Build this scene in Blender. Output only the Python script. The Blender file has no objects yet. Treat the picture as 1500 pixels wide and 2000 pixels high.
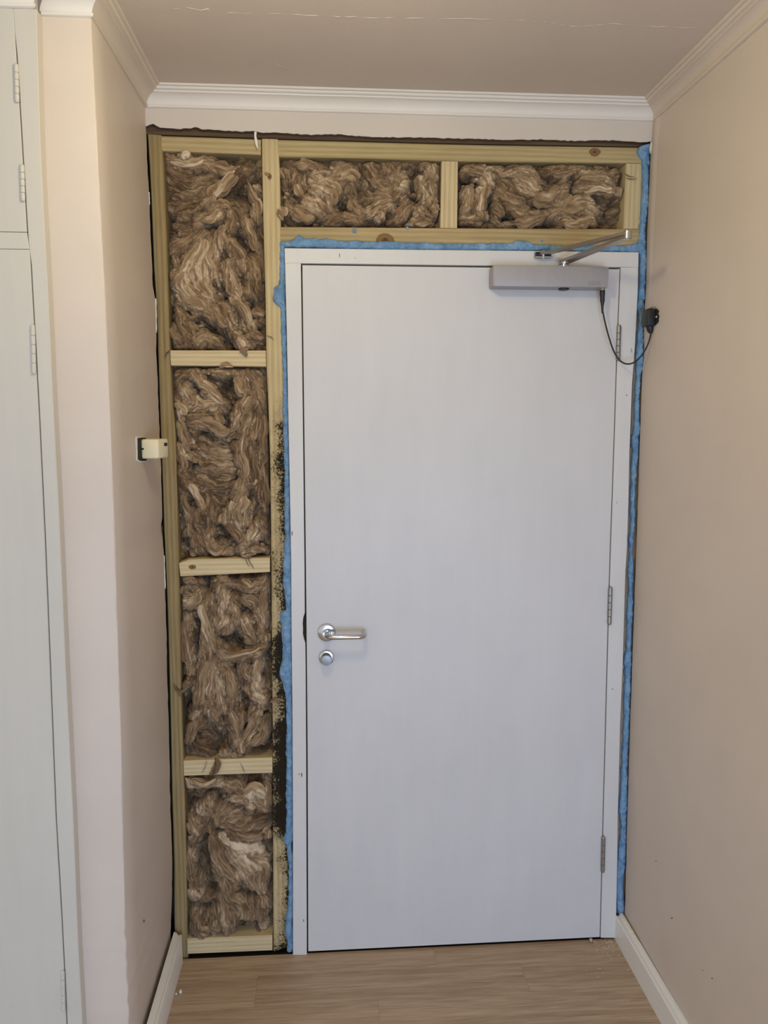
import bpy, bmesh, math, random
import numpy as np
from mathutils import Vector

scene = bpy.context.scene
COL = scene.collection

# ------------------------------------------------------------------ camera
CAM = np.array((0.06731, -2.23060, 1.63686))
YAW, PITCH, ROLL, FPX = 0.0719, -0.1230, -0.0003, 1535.77
FW = np.array((math.sin(YAW) * math.cos(PITCH), math.cos(YAW) * math.cos(PITCH), math.sin(PITCH)))
RT0 = np.array((math.cos(YAW), -math.sin(YAW), 0.0))
UP0 = np.cross(RT0, FW)
RT = RT0 * math.cos(ROLL) + UP0 * math.sin(ROLL)
UP = -RT0 * math.sin(ROLL) + UP0 * math.cos(ROLL)
cam = bpy.data.cameras.new('camera')
cam.sensor_fit = 'VERTICAL'
cam.sensor_height = 24.0
cam.lens = FPX / 2000.0 * 24.0
cam.clip_start = 0.02
cam_ob = bpy.data.objects.new('camera', cam)
COL.objects.link(cam_ob)
from mathutils import Matrix
cam_ob.matrix_world = Matrix(((RT[0], UP[0], -FW[0], CAM[0]), (RT[1], UP[1], -FW[1], CAM[1]),
                              (RT[2], UP[2], -FW[2], CAM[2]), (0, 0, 0, 1)))
scene.camera = cam_ob

# ------------------------------------------------------------------ light
scene.view_settings.view_transform = 'Standard'
scene.view_settings.look = 'None'
scene.view_settings.gamma = 1.0
scene.view_settings.use_curve_mapping = False
scene.view_settings.exposure = -0.09
world = bpy.data.worlds.new('world')
scene.world = world
world.use_nodes = True
bg = world.node_tree.nodes['Background']
bg.inputs['Color'].default_value = (0.90, 0.92, 0.92, 1)      # daylight of the room behind
bg.inputs['Strength'].default_value = 0.84


def area(name, loc, target, size, power, color, shape='DISK', size_y=None):
    l = bpy.data.lights.new(name, 'AREA')
    l.shape = shape
    l.size = size
    if size_y:
        l.size_y = size_y
    l.energy = power
    l.color = color
    o = bpy.data.objects.new(name, l)
    COL.objects.link(o)
    o.location = loc
    o.rotation_euler = (Vector(target) - Vector(loc)).to_track_quat('-Z', 'Y').to_euler()
    return o




def globe(name, loc, radius, power, color):
    l = bpy.data.lights.new(name, 'POINT')
    l.shadow_soft_size = radius
    l.energy = power
    l.color = color
    o = bpy.data.objects.new(name, l)
    COL.objects.link(o)
    o.location = loc
    return o


globe('ceiling_lamp', (0.02, -1.08, 2.33), 0.06, 13.0, (1.0, 0.91, 0.58))
area('window_daylight', (0.6, -3.7, 0.72), (0.40, 0.0, 0.35), 1.4, 62.0, (0.42, 0.635, 1.0), 'RECTANGLE', 1.1)


# ------------------------------------------------------------------ helpers
def ray(px, py):
    return FW + RT * ((px - 750.0) / FPX) - UP * ((py - 1000.0) / FPX)


def hit(px, py, axis, v):
    d = ray(px, py)
    return CAM + d * ((v - CAM[axis]) / d[axis])


def onY(px, py, y=0.0):
    return hit(px, py, 1, y)


def onX(px, py, x):
    return hit(px, py, 0, x)


def onZ(px, py, z=0.0):
    return hit(px, py, 2, z)


def tag(o, label=None, cat=None, group=None, kind=None):
    if label: o['label'] = label
    if cat: o['category'] = cat
    if group: o['group'] = group
    if kind: o['kind'] = kind
    return o


def empty(name, loc):
    o = bpy.data.objects.new(name, None)
    o.empty_display_size = 0.05
    o.location = [float(c) for c in loc]
    COL.objects.link(o)
    return o


def wloc(o):
    v = Vector((0, 0, 0))
    while o is not None:
        v = v + o.location
        o = o.parent
    return v


def link(name, me, m=None, parent=None, smooth=False):
    """link a mesh given in world coordinates; its origin is its parent's"""
    if parent is not None:
        me.transform(Matrix.Translation(-wloc(parent)))
    o = bpy.data.objects.new(name, me)
    if parent is not None:
        o.parent = parent
    if m is not None:
        me.materials.append(m)
    if smooth:
        me.polygons.foreach_set('use_smooth', [True] * len(me.polygons))
    COL.objects.link(o)
    return o


def recenter(o):
    """move a top-level mesh's origin to the middle of its base"""
    vs = [v.co for v in o.data.vertices]
    c = Vector(((min(v.x for v in vs) + max(v.x for v in vs)) / 2, (min(v.y for v in vs) + max(v.y for v in vs)) / 2,
                min(v.z for v in vs)))
    o.data.transform(Matrix.Translation(-c))
    o.location = c
    return o


def frombm(name, bm, m=None, parent=None, smooth=False, recalc=True):
    if recalc:
        bmesh.ops.recalc_face_normals(bm, faces=bm.faces)
    me = bpy.data.meshes.new(name)
    bm.to_mesh(me)
    bm.free()
    return link(name, me, m, parent, smooth)


def smooth_angle(o, deg=35):
    me = o.data
    bm = bmesh.new()
    bm.from_mesh(me)
    for f in bm.faces: f.smooth = True
    for e in bm.edges:
        if len(e.link_faces) == 2 and e.calc_face_angle(0) > math.radians(deg):
            e.smooth = False
    bm.to_mesh(me)
    bm.free()
    return o


def add_box(bm, lo, hi, bev=0.0, seg=2):
    lo, hi = Vector(lo), Vector(hi)
    r = bmesh.ops.create_cube(bm, size=1.0)
    vs = r['verts']
    for v in vs:
        v.co = Vector([lo[i] + (v.co[i] + 0.5) * (hi[i] - lo[i]) for i in range(3)])
    if bev > 0:
        es = list({e for v in vs for e in v.link_edges})
        bmesh.ops.bevel(bm, geom=es, offset=bev, segments=seg, affect='EDGES', profile=0.5)


def box(name, lo, hi, m, parent=None, bev=0.0, seg=2):
    bm = bmesh.new()
    add_box(bm, lo, hi, bev, seg)
    return smooth_angle(frombm(name, bm, m, parent))


def add_tube(bm, pts, rad, seg=12, caps=True):
    pts = [Vector(p) for p in pts]
    if not hasattr(rad, '__len__'):
        rad = [rad] * len(pts)
    n = len(pts)
    t0 = (pts[1] - pts[0]).normalized()
    ref = Vector((0, 0, 1)) if abs(t0.z) < 0.9 else Vector((1, 0, 0))
    u = t0.cross(ref).normalized()
    rings = []
    for i in range(n):
        a = pts[max(0, i - 1)]
        b = pts[min(n - 1, i + 1)]
        t = (b - a).normalized()
        u = (u - t * u.dot(t)).normalized()
        w = t.cross(u)
        rings.append([bm.verts.new(pts[i] + (u * math.cos(2 * math.pi * k / seg) + w * math.sin(2 * math.pi * k / seg)) * rad[i])
                      for k in range(seg)])
    for i in range(n - 1):
        for k in range(seg):
            bm.faces.new((rings[i][k], rings[i][(k + 1) % seg], rings[i + 1][(k + 1) % seg], rings[i + 1][k]))
    if caps:
        bm.faces.new(rings[0])
        bm.faces.new(rings[-1])


def tube(name, pts, rad, m, parent=None, seg=12):
    bm = bmesh.new()
    add_tube(bm, pts, rad, seg)
    return smooth_angle(frombm(name, bm, m, parent), 50)


def catmull(pts, n=6):
    P = [np.array(p, float) for p in pts]
    P = [2 * P[0] - P[1]] + P + [2 * P[-1] - P[-2]]
    out = []
    for i in range(1, len(P) - 2):
        for k in range(n):
            t = k / n
            out.append(0.5 * (2 * P[i] + (P[i + 1] - P[i - 1]) * t + (2 * P[i - 1] - 5 * P[i] + 4 * P[i + 1] - P[i + 2]) * t * t
                              + (3 * P[i] - P[i - 1] - 3 * P[i + 1] + P[i + 2]) * t ** 3))
    out.append(P[-2])
    return out


def resample(poly, n):
    P = np.array(poly, float)
    s = np.r_[0, np.cumsum(np.hypot(*np.diff(P, axis=0).T))]
    t = np.linspace(0, s[-1], n)
    return np.c_[np.interp(t, s, P[:, 0]), np.interp(t, s, P[:, 1])]


def slab(name, A, B, y0, y1, m, parent=None, n=2, ch=0.0015, jitter=0.0, seed=0, yslant=None):
    """a board whose face, at depth y0, runs between two edge lines; y1 is its back"""
    A = resample(A, n)
    B = resample(B, n)
    rnd = random.Random(seed)
    bm = bmesh.new()
    rings = []
    for i in range(n):
        a = onY(A[i][0], A[i][1], y0)
        b = onY(B[i][0], B[i][1], y0)
        d = (b - a) / np.linalg.norm(b - a)
        if jitter:
            a = a + d * rnd.uniform(-jitter, jitter)
            b = b - d * rnd.uniform(-jitter, jitter)
        Y = np.array((0, 1.0, 0))
        ring = [a + Y * ch, a + d * ch, b - d * ch, b + Y * ch, b + Y * (y1 - y0), a + Y * (y1 - y0)]
        rings.append([bm.verts.new(p) for p in ring])
    k = 6
    for i in range(n - 1):
        for j in range(k):
            bm.faces.new((rings[i][j], rings[i][(j + 1) % k], rings[i + 1][(j + 1) % k], rings[i + 1][j]))
    bm.faces.new(rings[0])
    bm.faces.new(rings[-1])
    return smooth_angle(frombm(name, bm, m, parent), 25)


# ------------------------------------------------------------------ materials
def mat(name):
    m = bpy.data.materials.new(name)
    m.use_nodes = True
    nt = m.node_tree
    return m, nt, nt.nodes['Principled BSDF']


def nd(nt, t, **kw):
    n = nt.nodes.new(t)
    for k, v in kw.items():
        setattr(n, k, v)
    return n


def coords(nt, scale=(1, 1, 1), rand=False):
    tc = nd(nt, 'ShaderNodeTexCoord')
    mp = nd(nt, 'ShaderNodeMapping')
    mp.inputs['Scale'].default_value = scale
    if rand:
        oi = nd(nt, 'ShaderNodeObjectInfo')
        mu = nd(nt, 'ShaderNodeVectorMath', operation='SCALE')
        mu.inputs[0].default_value = (13.7, 7.3, 19.1)
        nt.links.new(oi.outputs['Random'], mu.inputs['Scale'])
        ad = nd(nt, 'ShaderNodeVectorMath', operation='ADD')
        nt.links.new(tc.outputs['Object'], ad.inputs[0])
        nt.links.new(mu.outputs[0], ad.inputs[1])
        nt.links.new(ad.outputs[0], mp.inputs['Vector'])
    else:
        nt.links.new(tc.outputs['Object'], mp.inputs['Vector'])
    return mp.outputs['Vector']


def noise(nt, vec, scale, detail=4, rough=0.55, dist=0.0):
    n = nd(nt, 'ShaderNodeTexNoise')
    n.inputs['Scale'].default_value = scale
    n.inputs['Detail'].default_value = detail
    n.inputs['Roughness'].default_value = rough
    n.inputs['Distortion'].default_value = dist
    nt.links.new(vec, n.inputs['Vector'])
    return n.outputs['Fac']


def ramp(nt, fac, stops):
    r = nd(nt, 'ShaderNodeValToRGB')
    el = r.color_ramp.elements
    while len(el) < len(stops):
        el.new(0.5)
    for e, (p, c) in zip(el, stops):
        e.position = p
        e.color = (*c, 1) if len(c) == 3 else c
    nt.links.new(fac, r.inputs['Fac'])
    return r.outputs['Color']


def mixc(nt, fac, a, b, mode='MIX'):
    m = nd(nt, 'ShaderNodeMix', data_type='RGBA', blend_type=mode)
    for s, v in ((0, fac), (6, a), (7, b)):
        if isinstance(v, (int, float)):
            m.inputs[s].default_value = v
        elif isinstance(v, tuple):
            m.inputs[s].default_value = (*v, 1)
        else:
            nt.links.new(v, m.inputs[s])
    return m.outputs[2]


def math_(nt, op, a, b=0.0, clamp=False):
    m = nd(nt, 'ShaderNodeMath', operation=op, use_clamp=clamp)
    for i, v in enumerate((a, b)):
        if isinstance(v, (int, float)):
            m.inputs[i].default_value = v
        else:
            nt.links.new(v, m.inputs[i])
    return m.outputs[0]


def bump(nt, bsdf, h, strength=0.3, dist=0.002):
    b = nd(nt, 'ShaderNodeBump')
    b.inputs['Strength'].default_value = strength
    b.inputs['Distance'].default_value = dist
    nt.links.new(h, b.inputs['Height'])
    nt.links.new(b.outputs['Normal'], bsdf.inputs['Normal'])


def paint(name, base, var=0.06, rough=0.55, stipple=180, bs=0.25, brush=None, big=3.0, specks=None):
    m, nt, p = mat(name)
    v = coords(nt)
    n1 = noise(nt, v, big, 5, 0.6)
    dark = tuple(c * (1 - var) for c in base)
    lite = tuple(min(1, c * (1 + var)) for c in base)
    c = ramp(nt, n1, [(0.35, dark), (0.65, lite)])
    if brush:
        vb = coords(nt, brush)
        n2 = noise(nt, vb, 1.0, 6, 0.65)
        c = mixc(nt, 1.0, c, ramp(nt, n2, [(0.3, (0.955, 0.958, 0.965)), (0.7, (1.0, 1.0, 1.0))]), 'MULTIPLY')
    if specks:
        n3 = noise(nt, v, specks, 2, 0.5)
        c = mixc(nt, ramp(nt, n3, [(0.735, (0, 0, 0)), (0.76, (0.7, 0.7, 0.7))]), c, tuple(x * 0.45 for x in base))
    nt.links.new(c, p.inputs['Base Color'])
    p.inputs['Roughness'].default_value = rough
    p.inputs['Specular IOR Level'].default_value = 0.35
    h = noise(nt, v, stipple, 3, 0.6)
    if brush:
        h = math_(nt, 'ADD', h, math_(nt, 'MULTIPLY', n2, 1.5))
    bump(nt, p, h, bs, 0.0015)
    return m


def plain(name, c, rough=0.5, metal=0.0, spec=0.5):
    m, nt, p = mat(name)
    v = coords(nt)
    n = noise(nt, v, 60, 3)
    nt.links.new(ramp(nt, n, [(0.3, tuple(x * 0.97 for x in c)), (0.7, tuple(min(1, x * 1.02) for x in c))]), p.inputs['Base Color'])
    p.inputs['Roughness'].default_value = rough
    p.inputs['Metallic'].default_value = metal
    p.inputs['Specular IOR Level'].default_value = spec
    return m


def wood(name, axis, light, dark, knots=(), mould=None, gs=1.0, rough=0.75):
    """sawn softwood with the grain along one axis, knots and, where wanted, black mould"""
    m, nt, p = mat(name)
    sc = [26 * gs, 26 * gs, 26 * gs]
    sc[axis] = 1.6
    v = coords(nt, tuple(sc), True)
    w = nd(nt, 'ShaderNodeTexWave', wave_type='BANDS', bands_direction='X' if axis != 0 else 'Z')
    w.inputs['Scale'].default_value = 0.9
    w.inputs['Distortion'].default_value = 5.0
    w.inputs['Detail'].default_value = 3.0
    w.inputs['Detail Scale'].default_value = 0.6
    nt.links.new(v, w.inputs['Vector'])
    fine = list(sc)
    fine = [s * 7 for s in sc]
    fine[axis] = 9.0
    nf = noise(nt, coords(nt, tuple(fine), True), 1.0, 4, 0.6)
    big = noise(nt, coords(nt, (3, 3, 3), True), 1.0, 3)
    f = math_(nt, 'ADD', math_(nt, 'MULTIPLY', w.outputs['Fac'], 0.22), math_(nt, 'MULTIPLY', nf, 0.55))
    f = math_(nt, 'ADD', f, math_(nt, 'MULTIPLY', big, 0.35))
    mid = tuple((a + b) / 2 for a, b in zip(light, dark))
    c = ramp(nt, f, [(0.28, dark), (0.52, mid), (0.8, light)])
    tc = nd(nt, 'ShaderNodeTexCoord')
    for (kx, kz, r) in knots:
        d = nd(nt, 'ShaderNodeVectorMath', operation='MULTIPLY')
        sp = nd(nt, 'ShaderNodeVectorMath', operation='SUBTRACT')
        nt.links.new(tc.outputs['Object'], sp.inputs[0])
        sp.inputs[1].default_value = (kx, 0, kz)
        nt.links.new(sp.outputs[0], d.inputs[0])
        d.inputs[1].default_value = ((0.7 if axis == 0 else 1.0), 0, (0.7 if axis == 2 else 1.0))
        ln = nd(nt, 'ShaderNodeVectorMath', operation='LENGTH')
        nt.links.new(d.outputs[0], ln.inputs[0])
        dn = math_(nt, 'ADD', math_(nt, 'DIVIDE', ln.outputs['Value'], r), math_(nt, 'MULTIPLY', nf, 0.5))
        kc = ramp(nt, dn, [(0.30, (0.09, 0.045, 0.02)), (0.62, (0.26, 0.15, 0.06)), (0.85, (0.20, 0.11, 0.045)), (1.0, (0.3, 0.2, 0.09))])
        km = ramp(nt, dn, [(0.95, (1, 1, 1)), (1.35, (0, 0, 0))])
        c = mixc(nt, km, c, kc)
    if mould:
        sx = nd(nt, 'ShaderNodeSeparateXYZ')
        nt.links.new(tc.outputs['Object'], sx.inputs[0])
        x, z = sx.outputs['X'], sx.outputs['Z']
        vv = coords(nt)
        n_sp = noise(nt, vv, 170, 6, 0.75)
        n_bl = noise(nt, vv, 22, 4, 0.65)
        # growth follows the height up the stud and is strongest on the foam side
        grow = nd(nt, 'ShaderNodeFloatCurve')
        cv = grow.mapping.curves[0]
        for i, (a, b) in enumerate(mould):
            if i < 2:
                cv.points[i].location = (a, b)
            else:
                cv.points.new(a, b)
        grow.mapping.update()
        nt.links.new(math_(nt, 'DIVIDE', z, 2.4), grow.inputs['Value'])
        side = math_(nt, 'MULTIPLY', math_(nt, 'ADD', x, 0.088), 8.0)      # 0 at the middle of the face
        s = math_(nt, 'ADD', math_(nt, 'MULTIPLY', n_sp, 1.25), math_(nt, 'MULTIPLY', n_bl, 0.85))
        s = math_(nt, 'ADD', math_(nt, 'ADD', s, side), math_(nt, 'SUBTRACT', grow.outputs[0], 0.93))
        mk = ramp(nt, s, [(0.80, (0, 0, 0)), (0.90, (0.95, 0.95, 0.95))])
        dm = ramp(nt, s, [(0.52, (0, 0, 0)), (0.90, (0.6, 0.6, 0.6))])
        c = mixc(nt, dm, c, (0.13, 0.09, 0.04))
        c = mixc(nt, mk, c, (0.009, 0.007, 0.005))
    nt.links.new(c, p.inputs['Base Color'])
    p.inputs['Roughness'].default_value = rough
    p.inputs['Specular IOR Level'].default_value = 0.08 if mould else 0.25
    bump(nt, p, nf, 0.25, 0.0006)
    return m


WALL = (0.655, 0.550, 0.460)
M_wall = paint('beige_wall_paint', WALL, 0.03, 0.5, 150, 0.22)
M_wall_l = paint('beige_wall_paint_left', WALL, 0.03, 0.5, 150, 0.22)
M_ceil = paint('ceiling_paint', (0.625, 0.523, 0.425), 0.03, 0.7, 130, 0.2)
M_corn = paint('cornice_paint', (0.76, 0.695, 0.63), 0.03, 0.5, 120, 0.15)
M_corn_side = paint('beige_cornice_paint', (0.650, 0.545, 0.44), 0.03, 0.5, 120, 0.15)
M_band = paint('plaster_band_paint', (0.645, 0.56, 0.48), 0.03, 0.55, 150, 0.25)
M_chalk = paint('raw_plaster_edge', (0.82, 0.79, 0.73), 0.08, 0.9, 300, 0.5)
M_cupb = paint('cupboard_gloss', (0.625, 0.575, 0.495), 0.02, 0.38, 60, 0.12, brush=(25, 25, 2.0))
M_door = paint('door_leaf_paint', (0.675, 0.645, 0.625), 0.025, 0.45, 90, 0.10, brush=(16, 16, 2.4), big=2.6)
M_frame = paint('door_frame_paint', (0.71, 0.68, 0.645), 0.03, 0.42, 90, 0.12, brush=(30, 30, 2.5), specks=30)
M_skirt = paint('skirting_gloss', (0.85, 0.805, 0.735), 0.02, 0.35, 60, 0.03)
M_glue = plain('yellowed_caulk', (0.62, 0.45, 0.20), 0.6)

PINE_L, PINE_D = (0.66, 0.515, 0.285), (0.41, 0.295, 0.14)
M_chrome = plain('chrome', (0.60, 0.59, 0.58), 0.14, 1.0)
M_chrome_dark = plain('worn_chrome_knob', (0.26, 0.235, 0.22), 0.35, 1.0)
M_steel = plain('brushed_steel', (0.50, 0.47, 0.43), 0.32, 1.0)
M_hinge = plain('dull_hinge_steel', (0.36, 0.33, 0.30), 0.42, 0.85)
M_closer = plain('closer_silver_paint', (0.36, 0.335, 0.34), 0.45, 0.1)
M_black = plain('black_plastic', (0.013, 0.012, 0.012), 0.45)
M_dark = plain('void_shade', (0.02, 0.017, 0.014), 0.9)  # near-black colour standing in for the shade inside holes and gaps
M_cream = plain('cream_plastic', (0.80, 0.69, 0.45), 0.4)
M_crumb = plain('plaster_chip', (0.80, 0.77, 0.70), 0.9)
M_pink = plain('pinkish_plaster_lump', (0.46, 0.36, 0.30), 0.9)
M_shav = plain('wood_shaving', (0.68, 0.52, 0.33), 0.8)
M_board = plain('dark_backing_board', (0.07, 0.05, 0.035), 0.9)
M_concrete = plain('dark_subfloor', (0.045, 0.038, 0.032), 0.95)


def foam_mat():
    m, nt, p = mat('blue_expanding_foam')
    v = coords(nt)
    n = noise(nt, v, 26, 5, 0.65)
    c = ramp(nt, n, [(0.3, (0.13, 0.26, 0.42)), (0.5, (0.205, 0.365, 0.555)), (0.72, (0.31, 0.485, 0.67))])
    nt.links.new(c, p.inputs['Base Color'])
    p.inputs['Roughness'].default_value = 0.7
    bump(nt, p, noise(nt, v, 210, 5, 0.7), 1.0, 0.003)
    return m


M_foam = foam_mat()


def wool_mat():
    m, nt, p = mat('brown_mineral_wool')
    a = nd(nt, 'ShaderNodeAttribute', attribute_name='fibre_and_shade')
    v = coords(nt)
    n = noise(nt, v, 9, 4, 0.6)
    f = math_(nt, 'ADD', a.outputs['Fac'], math_(nt, 'MULTIPLY', math_(nt, 'SUBTRACT', n, 0.5), 0.35))
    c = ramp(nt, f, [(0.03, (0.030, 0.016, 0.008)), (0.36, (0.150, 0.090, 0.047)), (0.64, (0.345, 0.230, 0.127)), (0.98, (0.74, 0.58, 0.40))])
    nt.links.new(c, p.inputs['Base Color'])
    p.inputs['Roughness'].default_value = 0.84
    p.inputs['Specular IOR Level'].default_value = 0.1
    p.inputs['Sheen Weight'].default_value = 0.25
    p.inputs['Sheen Roughness'].default_value = 0.6
    p.inputs['Sheen Tint'].default_value = (0.8, 0.65, 0.5, 1)
    bump(nt, p, noise(nt, v, 420, 3, 0.7), 0.35, 0.001)
    return m


M_wool = wool_mat()


def floor_mat():
    m, nt, p = mat('oak_vinyl_plank')
    v = coords(nt, (2.0, 34, 34), True)
    n1 = noise(nt, v, 1.0, 6, 0.65, 1.2)
    v2 = coords(nt, (9, 300, 300), True)
    n2 = noise(nt, v2, 1.0, 4, 0.6)
    oi = nd(nt, 'ShaderNodeObjectInfo')
    f = math_(nt, 'ADD', math_(nt, 'MULTIPLY', n1, 0.60), math_(nt, 'MULTIPLY', n2, 0.50))
    f = math_(nt, 'ADD', f, math_(nt, 'MULTIPLY', math_(nt, 'SUBTRACT', oi.outputs['Random'], 0.5), 0.035))
    c = ramp(nt, f, [(0.34, (0.26, 0.170, 0.102)), (0.50, (0.395, 0.275, 0.172)), (0.62, (0.50, 0.36, 0.235)), (0.78, (0.62, 0.475, 0.325))])
    nt.links.new(c, p.inputs['Base Color'])
    p.inputs['Roughness'].default_value = 0.5
    bump(nt, p, n2, 0.15, 0.0008)
    return m


M_floor = floor_mat()

# ------------------------------------------------------------------ the room
ZC = 2.487
XR = 0.9785
Y_COL = -0.475
Y_CUP = -0.505
Y_END = -3.6


def tagS(o):
    o['kind'] = 'structure'
    return o


# floor: a dark slab and vinyl planks laid along x
floor = tagS(box('floor', (-2.2, Y_END, -0.06), (1.06, 0.16, -0.014), M_concrete))
rnd = random.Random(4)
rows = [0.006, -0.083, -0.206, -0.329, -0.452, -0.575, -0.698]
ends = {0: [-0.62, 0.38], 1: [-0.15, 0.632], 2: [-0.70, 0.196, 1.0], 3: [-0.35, 0.5], 4: [0.05, 0.8], 5: [-0.5, 0.4]}
for i in range(len(rows) - 1):
    xs = [-2.2] + ends[i] + [1.0]
    xs = sorted(set(min(x, 0.972) for x in xs))
    for a, b in zip(xs[:-1], xs[1:]):
        box('plank', (a + 0.0001, rows[i + 1] + 0.0001, -0.014), (b - 0.0001, rows[i] - 0.0001, 0.0), M_floor, floor, 0.0003, 1)
box('floor_covering', (-2.2, Y_END, -0.014), (0.972, rows[-1] - 0.0003, 0.0), M_floor, floor)

ceiling = tagS(box('ceiling', (-2.2, Y_END, ZC), (1.06, 0.12, ZC + 0.08), M_ceil))
# old plaster crack: a lifted ridge across the ceiling
cr = catmull([onZ(x, y, ZC) for x, y in ((262, 15), (330, 17), (385, 18), (450, 25), (560, 28), (660, 32), (760, 35), (900, 37),
                                         (1020, 40), (1075, 45), (1130, 52), (1190, 47), (1260, 51), (1380, 55))], 9)
rnd = random.Random(8)
bm = bmesh.new()
add_tube(bm, [(p[0], p[1] + rnd.uniform(-1, 1) * 0.0022, ZC + 0.0005) for p in cr],
         [0.0004 + 0.0013 * rnd.random() ** 2 for p in cr], 6)
add_tube(bm, [onZ(x, y, ZC + 0.0005) for x, y in ((365, 14), (392, 20), (408, 16))], 0.0015, 6)
add_tube(bm, [onZ(x, y, ZC + 0.0007) for x, y in ((536, 124), (550, 129), (563, 136))], 0.0012, 6)
frombm('crack', bm, M_ceil, ceiling, True)

# left wall: the deep return of the alcove and the narrow pier facing the room
EDGE_L = [(285, 247), (287.5, 312), (291, 375), (295, 475), (299, 562), (304, 582), (305, 640), (305, 675), (308, 745), (311, 825),
          (314.5, 912), (317.5, 1012), (313, 1030), (318, 1050), (320, 1080), (322.5, 1147), (325, 1225), (327, 1330), (330, 1425),
          (332.5, 1560), (335, 1640), (336.7, 1697), (335, 1780), (333, 1835), (335, 1880)]
EDGE_C = [(173, -60), (177, 0), (181, 100), (189, 250), (196, 400), (205, 560), (211, 700), (219, 900), (223, 1000), (229, 1200), (237, 1450), (240, 1600),
          (245, 1800), (253, 2000), (262, 2240)]


def interp_edge(poly, y, zs):
    P = np.array([onY(px, py, y) for px, py in poly])
    o = np.argsort(P[:, 2])
    return np.interp(zs, P[o, 2], P[o, 0])


zs = np.linspace(0.0, ZC, 130)
xe = interp_edge(EDGE_L, 0.0, zs)
xc = interp_edge(EDGE_C, Y_COL, zs)
rnd = random.Random(3)
bm = bmesh.new()
rings = []
for z, a, c in zip(zs, xe, xc):
    ja = rnd.uniform(-1, 1) * 0.0014
    jc = rnd.uniform(0, 1) ** 4 * 0.0035 if z < 0.9 else rnd.uniform(0, 1) ** 4 * 0.001
    a = a + ja * 0.4
    c = c - jc
    yb = 0.0 + ja
    # round arris of the pier, then the return wall, then the torn board edge
    ring = [(-2.2, Y_COL, z), (-0.60, Y_COL, z), (c - 0.004, Y_COL, z), (c - 0.0012, Y_COL + 0.0012 + jc * 0.5, z), (c, Y_COL + 0.004, z)]
    for t in (0.2, 0.45, 0.7, 0.9):
        ring.append((c + (a - c) * t, Y_COL + (yb - Y_COL) * t, z))
    ring += [(a, yb - 0.001, z), (a - 0.0012, yb, z), (a - 0.0125, yb + rnd.uniform(-1, 1) * 0.002, z), (a - 0.03, yb - 0.01, z), (-0.7, -0.05, z), (-2.2, -0.05, z)]
    rings.append([bm.verts.new(p) for p in ring])
for r0, r1 in zip(rings[:-1], rings[1:]):
    for j in range(len(r0) - 1):
        bm.faces.new((r0[j], r0[j + 1], r1[j + 1], r1[j]))
wall_left = tagS(smooth_angle(frombm('wall_left', bm, M_wall_l), 40))
wall_left.data.materials.append(M_chalk)
for p in wall_left.data.polygons:
    if 9 <= p.index % 14 <= 11:
        p.material_index = 1
# flap of torn lining paper
bm = bmesh.new()
f0 = [onY(x, y, -0.001) for x, y in ((317, 1026), (311, 1028), (313, 1034), (318, 1050))]
vs = [bm.verts.new(p) for p in f0] + [bm.verts.new(p + np.array((0, 0.0015, 0))) for p in f0]
bm.faces.new(vs[:4]); bm.faces.new(vs[4:])
for k in range(4):
    bm.faces.new((vs[k], vs[(k + 1) % 4], vs[4 + (k + 1) % 4], vs[4 + k]))
frombm('torn_flap', bm, M_board, wall_left)
bm = bmesh.new()
for ya, yb_, w in ((583, 650, 2.2), (1085, 1150, 1.8), (375, 400, 1.2)):
    add_tube(bm, [onY(np.interp(y, [p[1] for p in EDGE_L], [p[0] for p in EDGE_L]) + 0.3, y, -0.0005) for y in np.linspace(ya, yb_, 9)],
             [0.0004 + w * 0.0006 * (1 + 0.4 * math.sin(k * 2.1)) for k in range(9)], 6)
frombm('chipped_edge', bm, M_chalk, wall_left, True)

# right wall
EDGE_R = [(1277, 240), (1274, 277), (1271, 306), (1270, 353), (1264, 470), (1262, 553), (1260, 587), (1257.5, 638), (1258, 690), (1254, 731), (1253.5, 740),
          (1250, 840), (1247, 940), (1243, 1060), (1241, 1115), (1238, 1203), (1235, 1283), (1233, 1343), (1230, 1427), (1227, 1532),
          (1224, 1627), (1223, 1677), (1220, 1783), (1216, 1850)]
xe = interp_edge(EDGE_R, 0.0, zs)
bm = bmesh.new()
rings = []
for z, a in zip(zs, xe):
    ja = rnd.uniform(-1, 1) * 0.0013
    ring = [(XR + 0.05, 0.02, z), (a + 0.0125, 0.004 + ja, z), (a + 0.0012, ja, z), (a, ja - 0.001, z)]
    for t in (0.02, 0.06, 0.12, 0.25, 0.45):
        yy = -t
        ring.append((a + (XR - a) * min(1, t / 0.45), yy, z))
    ring += [(XR, -1.2, z), (XR, Y_END, z), (XR + 0.05, Y_END, z)]
    rings.append([bm.verts.new(p) for p in ring])
for r0, r1 in zip(rings[:-1], rings[1:]):
    for j in range(len(r0) - 1):
        bm.faces.new((r0[j], r0[j + 1], r1[j + 1], r1[j]))
wall_right = tagS(smooth_angle(frombm('wall_right', bm, M_wall), 40))
wall_right.data.materials.append(M_chalk)
for p in wall_right.data.polygons:
    if p.index % 11 in (1, 2):
        p.material_index = 1
# skim strip down the corner
bm = bmesh.new()
n = 14
rr = []
for i in range(n):
    z = 2.443 - (2.443 - 1.95) * i / (n - 1)
    x = float(np.interp(z, zs, xe))
    th = 0.0028 * (1 - (i / (n - 1)) ** 3) + 0.0002
    rr.append([bm.verts.new(q) for q in ((x, -0.001, z), (x - th, -0.003, z), (x - th * 0.9, -0.028, z), (x + 0.0004, -0.044, z))])
for r0, r1 in zip(rr[:-1], rr[1:]):
    for j in range(3):
        bm.faces.new((r0[j], r0[j + 1], r1[j + 1], r1[j]))
frombm('skim_strip', bm, M_wall, wall_right, True)

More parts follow.
